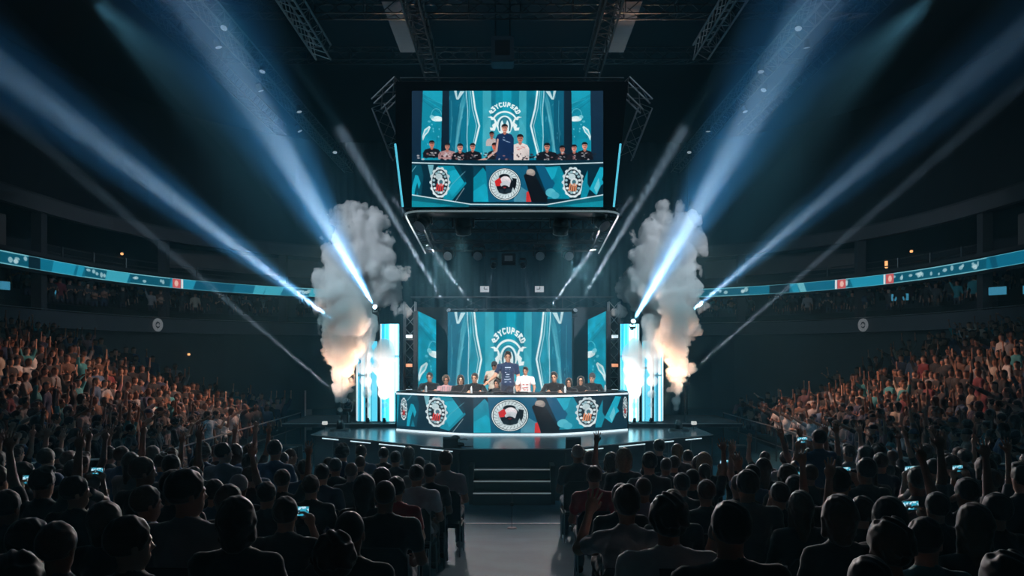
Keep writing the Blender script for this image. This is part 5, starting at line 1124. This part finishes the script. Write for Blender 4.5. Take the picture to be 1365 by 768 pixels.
# ---- the stalls: people seen from behind, placed one by one: (px, head top py, head width px, pose, hair, hair colour, top, chair?)
ST = {-1: [
    (594, 603, 19, 'sit', 'short', 'brown', 'pale grey', 1), (573, 623, 20, 'sit', 'crop', 'dark', 'black', 1), (555, 630, 23, 'sit_wide', 'short', 'dark', 'white', 1), (528, 640, 25, 'sit', 'short', 'dark', 'red', 1), (513, 640, 31, 'sit_wide', 'crop', 'brown', 'black', 1), (466, 683, 44, 'sit', 'crop', 'dark', 'black', 1),
    (559, 605, 17, 'sit', 'crop', 'brown', 'grey', 0), (545, 607, 16, 'sit_f', 'long', 'brown', 'black', 0), (527, 606, 16, 'sit', 'short', 'dark', 'dark grey', 0), (511, 604, 15, 'sit', 'short', 'dark', 'black', 0), (481, 603, 16, 'sit', 'short', 'dark', 'blue', 0), (456, 605, 17, 'sit', 'curly', 'dark', 'navy', 0), (438, 609, 17, 'sit', 'crop', 'brown', 'black', 0),
    (406, 612, 20, 'sit', 'short', 'dark', 'blue', 0), (429, 624, 22, 'sit', 'short', 'dark', 'navy', 0), (480, 624, 18, 'sit', 'crop', 'brown', 'black', 0), (509, 622, 23, 'sit_f', 'bob', 'dark', 'black', 0), (447, 617, 19, 'sit', 'short', 'dark', 'black', 0), (468, 634, 19, 'sit', 'crop', 'red', 'dark grey', 0), (486, 633, 28, 'sit_f', 'long', 'dark', 'black', 0),
    (414, 650, 26, 'sit', 'short', 'brown', 'black', 0), (445, 752, 52, 'sit', 'curly', 'red', 'black', 0), (380, 668, 36, 'sit_film', 'short', 'dark', 'black', 0), (315, 676, 46, 'sit', 'bob', 'dark', 'black', 0), (248, 645, 44, 'sit_turn', 'short', 'dark', 'grey', 1), (172, 685, 50, 'sit_turn', 'short', 'brown', 'black', 0),
    (195, 634, 31, 'sit_turn', 'short', 'brown', 'blue', 0), (230, 622, 30, 'sit', 'short', 'dark', 'black', 0), (318, 652, 24, 'sit', 'beanie', 'pale grey', 'black', 0), (335, 650, 22, 'sit_turn', 'short', 'brown', 'black', 0), (305, 628, 27, 'sit_f', 'bob', 'brown', 'black', 0), (285, 626, 25, 'sit', 'short', 'dark', 'blue', 0),
    (298, 604, 20, 'sit_turn', 'short', 'dark', 'pale blue', 0), (333, 603, 20, 'sit', 'short', 'dark', 'blue', 0), (333, 628, 20, 'sit', 'short', 'brown', 'dark grey', 0), (366, 604, 20, 'sit', 'short', 'dark', 'blue', 0), (376, 620, 22, 'sit_cheer', 'short', 'brown', 'black', 0), (355, 640, 26, 'sit', 'short', 'dark', 'black', 0),
    (98, 614, 22, 'film', 'short', 'brown', 'black', 0), (190, 611, 26, 'sit_turn', 'short', 'brown', 'black', 0), (100, 640, 31, 'sit_turn', 'short', 'dark', 'black', 0), (75, 690, 48, 'sit', 'short', 'red', 'navy', 0), (40, 665, 36, 'sit_turn', 'bob', 'dark', 'black', 0), (8, 655, 34, 'sit', 'short', 'dark', 'black', 0), (140, 660, 36, 'sit_f', 'bob', 'brown', 'black', 0),
    (228, 606, 22, 'sit_wave', 'short', 'dark', 'black', 0), (262, 606, 20, 'sit', 'crop', 'dark', 'black', 0), (258, 625, 24, 'sit', 'short', 'dark', 'dark grey', 0), (20, 700, 50, 'sit', 'curly', 'dark', 'black', 0)],
      1: [
    (770, 602, 18, 'sit', 'crop', 'grey', 'dark grey', 1), (776, 600, 15, 'sit', 'crop', 'brown', 'grey', 0), (792, 627, 23, 'sit', 'short', 'brown', 'red', 1), (787, 603, 16, 'sit_f', 'long', 'brown', 'blue', 0), (815, 611, 19, 'sit_wave_l', 'bob', 'brown', 'dark grey', 0), (832, 604, 20, 'sit_f', 'bob', 'fair', 'black', 0), (828, 627, 25, 'sit', 'short', 'dark', 'black', 1),
    (858, 632, 24, 'sit', 'crop', 'brown', 'lilac', 0), (866, 606, 21, 'sit', 'short', 'dark', 'dark grey', 0), (879, 599, 16, 'sit', 'short', 'dark', 'black', 0), (903, 609, 18, 'sit_f', 'tail', 'fair', 'dark grey', 0), (917, 602, 15, 'sit', 'short', 'dark', 'black', 0), (931, 601, 18, 'sit', 'crop', 'brown', 'black', 0), (939, 608, 20, 'sit_f', 'long', 'fair', 'black', 0),
    (888, 634, 18, 'sit', 'crop', 'brown', 'black', 0), (899, 632, 18, 'sit', 'short', 'brown', 'dark grey', 0), (909, 640, 22, 'sit', 'short', 'dark', 'black', 0), (923, 638, 20, 'sit', 'crop', 'dark', 'black', 0), (897, 653, 31, 'sit', 'crop', 'brown', 'black', 0), (836, 648, 37, 'sit_hand', 'bun', 'dark', 'pale grey', 1), (892, 692, 50, 'sit_wide', 'curly', 'dark', 'white', 0),
    (975, 667, 50, 'sit_wide', 'short', 'dark', 'black', 0), (997, 630, 30, 'sit_wide', 'short', 'dark', 'dark grey', 0), (942, 667, 27, 'sit', 'short', 'red', 'black', 0), (940, 630, 20, 'sit_wave', 'tail', 'dark', 'black', 0), (985, 664, 26, 'sit', 'crop', 'brown', 'black', 0), (1018, 612, 20, 'sit_f', 'long', 'brown', 'black', 0), (982, 606, 17, 'sit_film', 'short', 'dark', 'black', 0),
    (1003, 622, 22, 'sit_wave_l', 'short', 'dark', 'blue', 0), (1040, 640, 26, 'sit_cheer', 'short', 'dark', 'black', 0), (1050, 612, 22, 'sit', 'bob', 'brown', 'black', 0), (1068, 676, 36, 'sit_f', 'long', 'brown', 'black', 0), (1120, 680, 44, 'sit_f', 'bob', 'brown', 'black', 0), (1120, 614, 28, 'sit_turn', 'short', 'dark', 'black', 0), (1092, 600, 22, 'film', 'short', 'dark', 'blue', 0),
    (1080, 625, 22, 'sit_film', 'short', 'brown', 'black', 0), (1160, 742, 66, 'sit', 'short', 'dark', 'black', 0), (1188, 703, 52, 'sit', 'curly', 'brown', 'black', 0), (1236, 690, 46, 'sit_turn', 'short', 'dark', 'teal', 0), (1155, 612, 24, 'film', 'short', 'dark', 'dark grey', 0), (1185, 655, 36, 'sit_f', 'hood', 'black', 'black', 0), (1225, 640, 30, 'sit_wave', 'short', 'dark', 'grey', 0),
    (1250, 655, 30, 'sit_film', 'short', 'dark', 'black', 0), (1290, 640, 30, 'sit_cheer', 'short', 'dark', 'black', 0), (1330, 650, 34, 'sit', 'short', 'dark', 'black', 0), (1300, 690, 46, 'sit_f', 'long', 'brown', 'black', 0), (1345, 710, 52, 'sit', 'curly', 'dark', 'black', 0), (1060, 640, 24, 'sit_film', 'bob', 'dark', 'black', 0), (1150, 650, 30, 'sit_wave_l', 'short', 'brown', 'black', 0)]}
HEADTOP = lambda pn: POSES[pn].headc[2] + .125
rnd = random.Random(77)
allp = []
for s, L in ST.items():
    for i, (px, py, w_, pn, hr, hc, tp, chf) in enumerate(L):
        D = 196 / w_; D = max(3.3, min(12.9, D)); x = (px - 682.5) * D / FPX; z = CAMZ - (py - HOR) * D / FPX
        allp.append(dict(s=s, x=x, y=D, top=z, pn=pn, hr=hr, hc=hc, tp=tp, ch=chf, fix=1, px=px))
# keep seats apart: slide along the line of sight
for it in range(60):
    for a_ in allp:
        for b_ in allp:
            if a_ is b_: continue
            dx, dy = a_['x'] - b_['x'], a_['y'] - b_['y']
            if abs(dx) < .46 and abs(dy) < .62:
                f_, n_ = (a_, b_) if a_['y'] >= b_['y'] else (b_, a_)
                for q, g in ((f_, 1.01), (n_, .99)):
                    ny = min(13.6, max(3.2, q['y'] * g)); q['x'] *= ny / q['y']; q['y'] = ny
# standing people further out fill the blocks up to the rails
for s in (-1, 1):
    for y in np.arange(5.2, 13.4, .95):
        for x in np.arange(1.6, 8.2, .62):
            X, Y = s * (x + rnd.uniform(-.12, .12)), y + rnd.uniform(-.2, .2)
            px = 682.5 + X * FPX / Y
            if px < -10 or px > 1375: continue
            if any(abs(X - q['x']) < .5 and abs(Y - q['y']) < .7 for q in allp): continue
            inner = abs(px - 682.5) < 330
            if inner and rnd.random() < .35: continue
            pn = rnd.choice(['sit', 'sit', 'sit_f', 'sit_turn', 'sit_wide']) if inner or rnd.random() < .45 else rnd.choice(['sit_wave', 'sit_cheer', 'sit_wave_l', 'sit_film', 'sit_wave'])
            allp.append(dict(s=s, x=X, y=Y, top=None, pn=pn, hr=rnd.choice(['short', 'short', 'crop', 'bob', 'long', 'curly', 'quiff', 'tail']), hc=rnd.choice(['dark', 'dark', 'brown', 'red']), tp=rnd.choice(['black', 'black', 'black', 'dark grey', 'navy', 'blue', 'grey']), ch=0, fix=0, px=px))
PHONES = []
POSEW = {'sit_hand': 'hand by head', 'sit_wave': 'raising an arm', 'sit_wave_l': 'lifting one hand', 'sit_cheer': 'with both arms up', 'sit_film': 'filming with a phone', 'film': 'filming with a phone'}
for s in (-1, 1):
    Q = sorted([q for q in allp if q['s'] == s], key=lambda q: -q['y']); rows = {}
    for q in Q: rows.setdefault(int((13.8 - q['y']) / .95), []).append(q)
    for ri, (rk, R_) in enumerate(sorted(rows.items())):
        for ci, q in enumerate(sorted(R_, key=lambda q: abs(q['x']))):
            fz = floor_z(q['y']); ht = HEADTOP(q['pn'])
            sc_ = 1.0 if q['top'] is None else (q['top'] - fz) / ht
            if q['pn'].startswith('sit') is False and sc_ < .8: q['pn'] = 'sit_film'; sc_ = (q['top'] - fz) / HEADTOP('sit_film')
            sc_ = max(.93, min(1.14, sc_)) if q['fix'] else rnd.uniform(.96, 1.06)
            q['sc'] = sc_
            desc = HAIRW[q['hr']].format(q['hc']); where = f'{ORD[ci]} from aisle, {ORD[ri]} row, {SIDE[s]} stalls'
            lab = f"person {POSEW[q['pn']]}, {q['tp']} top, {where}" if q['pn'] in POSEW else f"person with {desc}, {q['tp']} top, {where}"
            yaw = math.atan2(q['x'], 21 - q['y']) * .6 + rnd.uniform(-.06, .06)
            b = person(q['pn'], q['hr'], (q['x'], q['y'], fz), yaw, q['tp'], q['hc'], rnd.randrange(5), rnd.randrange(4), sc_, lab, f'people in the {SIDE[s]} stalls')
            if q['ch'] or (ci < 2 and q['y'] > 4.2): place_chair((q['x'], q['y'], fz), yaw, f'black-backed metal chair, {ORD[ci]} from aisle, {ORD[ri]} row, {SIDE[s]} stalls', f'chairs in the {SIDE[s]} stalls', sc_)
            if q['pn'] in ('sit_film', 'film'):
                p = POSES[q['pn']]; hw = (p.wr[0] + p.wr[1]) / 2; PHONES.append((b, Vector((0, hw[1] + .05, hw[2] + .10)), yaw, sc_, where))
            if q['tp'] == 'white' and q['fix']:
                m = MB()
                if q['px'] < 682: m.box((0, -.135, .80), (.15, .02, .10)); o = m.obj('back_print', pm('dark_red_print', (.12, .02, .03), .8), b)
                else: m.prism([(-.08, -.14, .98), (.08, -.14, .98), (.02, -.14, .70), (-.05, -.14, .74)], (0, -.02, 0)); o = m.obj('back_print', pm('dark_print', (.03, .03, .05), .8), b)

# phones
PHS = pm('phone_picture', (.1, .3, .4), .3, scale=60)
def phone_mat():
    m = bpy.data.materials.new('phone_screen'); m.use_nodes = True; nt = m.node_tree; b = nt.nodes['Principled BSDF']; tc = nt.nodes.new('ShaderNodeTexCoord'); v = nt.nodes.new('ShaderNodeTexVoronoi'); v.inputs['Scale'].default_value = 55
    r = nt.nodes.new('ShaderNodeValToRGB'); r.color_ramp.interpolation = 'CONSTANT'; E = r.color_ramp.elements; E[0].color = (.01, .05, .08, 1); E[1].position = .35; E[1].color = (.03, .32, .45, 1); e = E.new(.62); e.color = (.45, .7, .8, 1); e = E.new(.8); e.color = (.02, .12, .2, 1)
    nt.links.new(tc.outputs['Object'], v.inputs['Vector']); nt.links.new(v.outputs['Color'], r.inputs[0]); nt.links.new(r.outputs[0], b.inputs['Emission Color']); b.inputs['Emission Strength'].default_value = 1.1; b.inputs['Base Color'].default_value = (.01, .01, .01, 1); return m
PHM = phone_mat()
def make_phone(loc, yaw, tilt, lab, sc=1., landscape=True):
    r = empty('mobile_phone', loc, lab, 'phone', 'phones held up in the stalls'); r.rotation_euler = (tilt, 0, yaw); r.scale = (sc,) * 3
    w_, h_ = (.155, .078) if landscape else (.078, .155)
    MB().box((0, 0, 0), (w_, .009, h_), bev=.003).obj('case', PLAST, r); MB().box((0, -.0055, 0), (w_ - .012, .002, h_ - .010)).obj('screen', PHM, r)
for b, l, yaw, sc_, where in PHONES:
    p = Matrix.Translation(b.location) @ Matrix.Rotation(yaw, 4, 'Z') @ (l * sc_); make_phone(p, yaw, -.05, f'glowing phone held up by person {where}', sc_ * 1.05)

# ---- the standing crowd of the side stands
rnd = random.Random(5)
cand = []
TOPW = ['black'] * 14 + ['dark grey', 'navy'] + ['dark grey', 'navy', 'grey', 'pale grey', 'white', 'blue', 'teal', 'pink', 'brown', 'maroon', 'cream', 'black']
for s in (-1, 1):
    for k in range(0, 15):
        for y in np.arange(12.6 + (k % 2) * .25, RY1, .5):
            x = RX0 + RDX * k - (.15 if k == 0 else 0) + rnd.uniform(-.16, .16); Y = y + rnd.uniform(-.14, .14); px = 682.5 + s * x * FPX / Y
            if px < -25 or px > 1390: continue
            if k >= 9 and rnd.random() < .1: continue
            if Y > 29.2 - .12 * k and rnd.random() < .35: continue
            cand.append([Y + 1.6 * k, s, k, s * x, Y])
cand.sort(); N_IND = 296 - N_PEOPLE[0]
front = cand[:N_IND]; rest = cand[N_IND:]
SPOSE = ['stand', 'stand_f', 'clap', 'clap', 'fold', 'wave', 'wave_l', 'cheer', 'point', 'film', 'stand']
SPW = {'stand': 'standing with arms down', 'stand_f': 'with forearms forward', 'clap': 'clapping', 'fold': 'with folded arms', 'wave': 'waving one arm', 'wave_l': 'waving one arm', 'cheer': 'with both arms up', 'point': 'pointing at the stage', 'film': 'hands to face'}
bygrp = {}
for c_ in front: bygrp.setdefault((c_[1], c_[2]), []).append(c_)
RAILW = ['cream', 'white', 'pale grey', 'white', 'grey', 'pale blue', 'black', 'white', 'black', 'grey']
for (s, k), L in bygrp.items():
    for n_, (_, s, k, x, y) in enumerate(sorted(L, key=lambda c: -c[4])):
        pn = rnd.choice(SPOSE); hr = rnd.choice(['short', 'short', 'crop', 'quiff', 'bob', 'long', 'curly', 'cap', 'tail']); hc = rnd.choice(['dark', 'dark', 'brown', 'red']) if hr != 'cap' else rnd.choice(['black', 'navy'])
        tp = RAILW[n_] if k == 0 and n_ < 10 else rnd.choice(TOPW)
        if k == 0 and n_ == 0: pn = 'wave'
        z = stand_z(k, y) if k > 0 else floor_z(y); yaw = math.atan2(x, 21.5 - y) + rnd.uniform(-.2, .2)
        person(pn, hr, (x, y, z), yaw, tp, hc, rnd.randrange(5), rnd.randrange(4), rnd.uniform(.89, 1.0), f"person {SPW[pn]}, {tp} top, {ORD[n_]} from far end, {'rail' if k == 0 else ORD[k]} row, {SIDE[s]} stand", f'people in the {SIDE[s]} stand')
# everyone beyond that, and the balcony: one mass
def mass_body(pn):
    p = POSES[pn]; s_ = body_sdf(p, False); s_.ell(p.headc + V3(0, -.005, .01), (.088, .105, .125), .02)
    for i in (0, 1): s_.cone(p.shl[i], p.el[i], .066, .055, .03)
    s_.ell(p.chest, (.18, .13, .2), .06)
    lo, hi = s_.bounds(.05); V, F = surface(lambda P: np.maximum(s_.ev(P), (.62 - P[:, 2]).astype(f32)), lo, hi, .042)
    reg = np.where(V[:, 2] > p.hip[2], 1, 2)
    for i in (0, 1):
        d = np.linalg.norm(V - p.wr[i], axis=1); mid = (p.wr[i] + p.el[i]) / 2; reg[(d < .17) | (np.linalg.norm(V - mid, axis=1) < .1)] = 0
    hd = np.linalg.norm(V - p.headc, axis=1) < .155; reg[hd] = 0; q = V - p.headc; reg[hd & ((q[:, 2] > .05) | (q[:, 1] < -.01))] = 3
    return V, F, reg
MS = {n: mass_body(n) for n in ('stand', 'cheer', 'wave', 'clap', 'fold', 'point', 'wave_l')}
VV, FF, CC = [], [], []; off = 0
def add_mass(x, y, z, yaw, sc_, dark=1.):
    global off
    V, F, reg = MS[rnd.choice(['stand', 'stand', 'stand', 'clap', 'fold', 'wave', 'cheer', 'point', 'wave_l'] if dark == 1 else ['stand', 'fold', 'clap', 'stand', 'wave'])]
    c, s_ = math.cos(yaw), math.sin(yaw); R = np.array([[c, -s_, 0], [s_, c, 0], [0, 0, 1]]); VV.append((V * sc_) @ R.T + [x, y, z]); FF.append(F + off); off += len(V)
    pal = np.array([SK[rnd.randrange(5)], TOP[rnd.choice(TOPW)], LEGS[rnd.randrange(4)], HR[rnd.choice(['dark', 'dark', 'brown', 'red'])]]); CC.append(pal[reg])
for _, s, k, x, y in rest: add_mass(x, y, stand_z(k, y) if k else floor_z(y), math.atan2(x, 21.5 - y) + rnd.uniform(-.25, .25), rnd.uniform(.88, 1.0))
for s in (-1, 1):
    for y in np.arange(34, 50.4, .62):
        for o_, z in ((.35, 5.1), (1.3, 5.35), (2.3, 5.7)):
            if rnd.random() < .3: continue
            p = bowl_at(s, y + rnd.uniform(-.15, .15), o_)
            if abs(p.x) < 8.5: continue
            add_mass(p.x, p.y, z - .15, math.atan2(p.x, 22 - p.y), rnd.uniform(.9, 1.02), .9)
me = np_mesh('crowd', np.concatenate(VV), np.concatenate(FF)); ca = me.color_attributes.new('cloth_colour', 'FLOAT_COLOR', 'POINT'); c4 = np.ones((off, 4), f32); c4[:, :3] = np.concatenate(CC); ca.data.foreach_set('color', c4.ravel())
m_ = pm('crowd_cloth_and_skin', (1, 1, 1), .8, var=.15, scale=12); a = m_.node_tree.nodes.new('ShaderNodeAttribute'); a.attribute_name = 'cloth_colour'; m_.node_tree.links.new(a.outputs['Color'], next(n for n in m_.node_tree.nodes if n.type == 'VECT_MATH').inputs[0])
me.materials.append(m_); o = bpy.data.objects.new('crowd', me); COL.objects.link(o); tag(o, 'far tightly packed crowd in the upper rows of both stands and along the balcony', 'crowd', kind='stuff')
# balcony steps under the rear rows
m = MB(); ledge(m, .9, 1.8, 5.3, .2); ledge(m, 1.8, 4.4, 5.6, .5); structure(m.obj('floor_balcony_step', MATT))

# ---- rails in front of the stands, tall pole, little stand in the aisle
for s in (-1, 1):
    k = 0
    for y in np.arange(12.5, 29.5, 2.1):
        k += 1; r = empty('crowd_barrier', (s * 8.25, y + 1, floor_z(y + 1)), f'thin metal crowd rail panel, {ORD[k - 1]} from the near end, before the {SIDE[s]} stand', 'barrier', f'crowd rails before the {SIDE[s]} stand')
        m = MB(); h0, h1 = floor_z(y) - floor_z(y + 1), floor_z(y + 2.05) - floor_z(y + 1)
        m.tube((0, -1, 1.05 + h0), (0, 1.05, 1.05 + h1), .022); m.obj('top_rail', ALU, r); m = MB(); m.tube((0, -1, .5 + h0), (0, 1.05, .5 + h1), .014); m.obj('lower_rail', DALU, r)
        for q, h_ in ((-1, h0), (1.05, h1)): MB().tube((0, q, h_), (0, q, 1.05 + h_), .02).obj('post', DALU, r)
p = at(407, 600, 27.5); r = empty('light_stand', (p.x, 27.5, 0), 'tall thin pole standing at the far end of the left crowd rail', 'pole'); MB().tube((0, 0, 0), (0, 0, 2.1), .03).obj('pole', ALU, r); MB().box((.12, 0, 1.1), (.22, .03, .7)).obj('panel', pm('grey_banner', (.12, .13, .14), .7), r); MB().tube((0, 0, 0), (0, 0, .04), .2, n=16).obj('base', PLAST, r)
for s in (-1, 1):
    r = empty('flight_case', (s * 5.95, 21.4, 0), f'black case with a small pale latch standing by the {SIDE[s]} end of the stage front', 'case'); MB().box((0, 0, .48), (.62, .55, .9), bev=.02).obj('body', BLACK, r); MB().box((0, -.28, .62), (.1, .02, .12)).obj('latch', pm('pale_latch', (.5, .5, .5), .4), r)
    for q in (-1, 1):
        for v in (-1, 1): MB().tube((q * .22, v * .2 - .02, .03), (q * .22, v * .2 + .02, .03), .03).obj('castor', PLAST, r)
y = 13.2; r = empty('floor_stand', (.0, y, floor_z(y)), 'very thin small stand alone in the middle of the aisle', 'stand'); MB().tube((0, 0, 0), (0, 0, .02), .09, .07, 16).obj('base', PLAST, r); MB().tube((0, 0, .02), (0, 0, .62), .006, n=6).obj('rod', DALU, r); MB().box((0, 0, .40), (.05, .03, .06)).obj('clip', PLAST, r)
r = MB().box((0, 13.9, floor_z(13.9) + .006), (2.1, .05, .008)).obj('floor_strip', pm('worn_white_tape', (.42, .44, .46), .6)); tag(r, 'straight pale strip of tape across the aisle floor', 'tape')
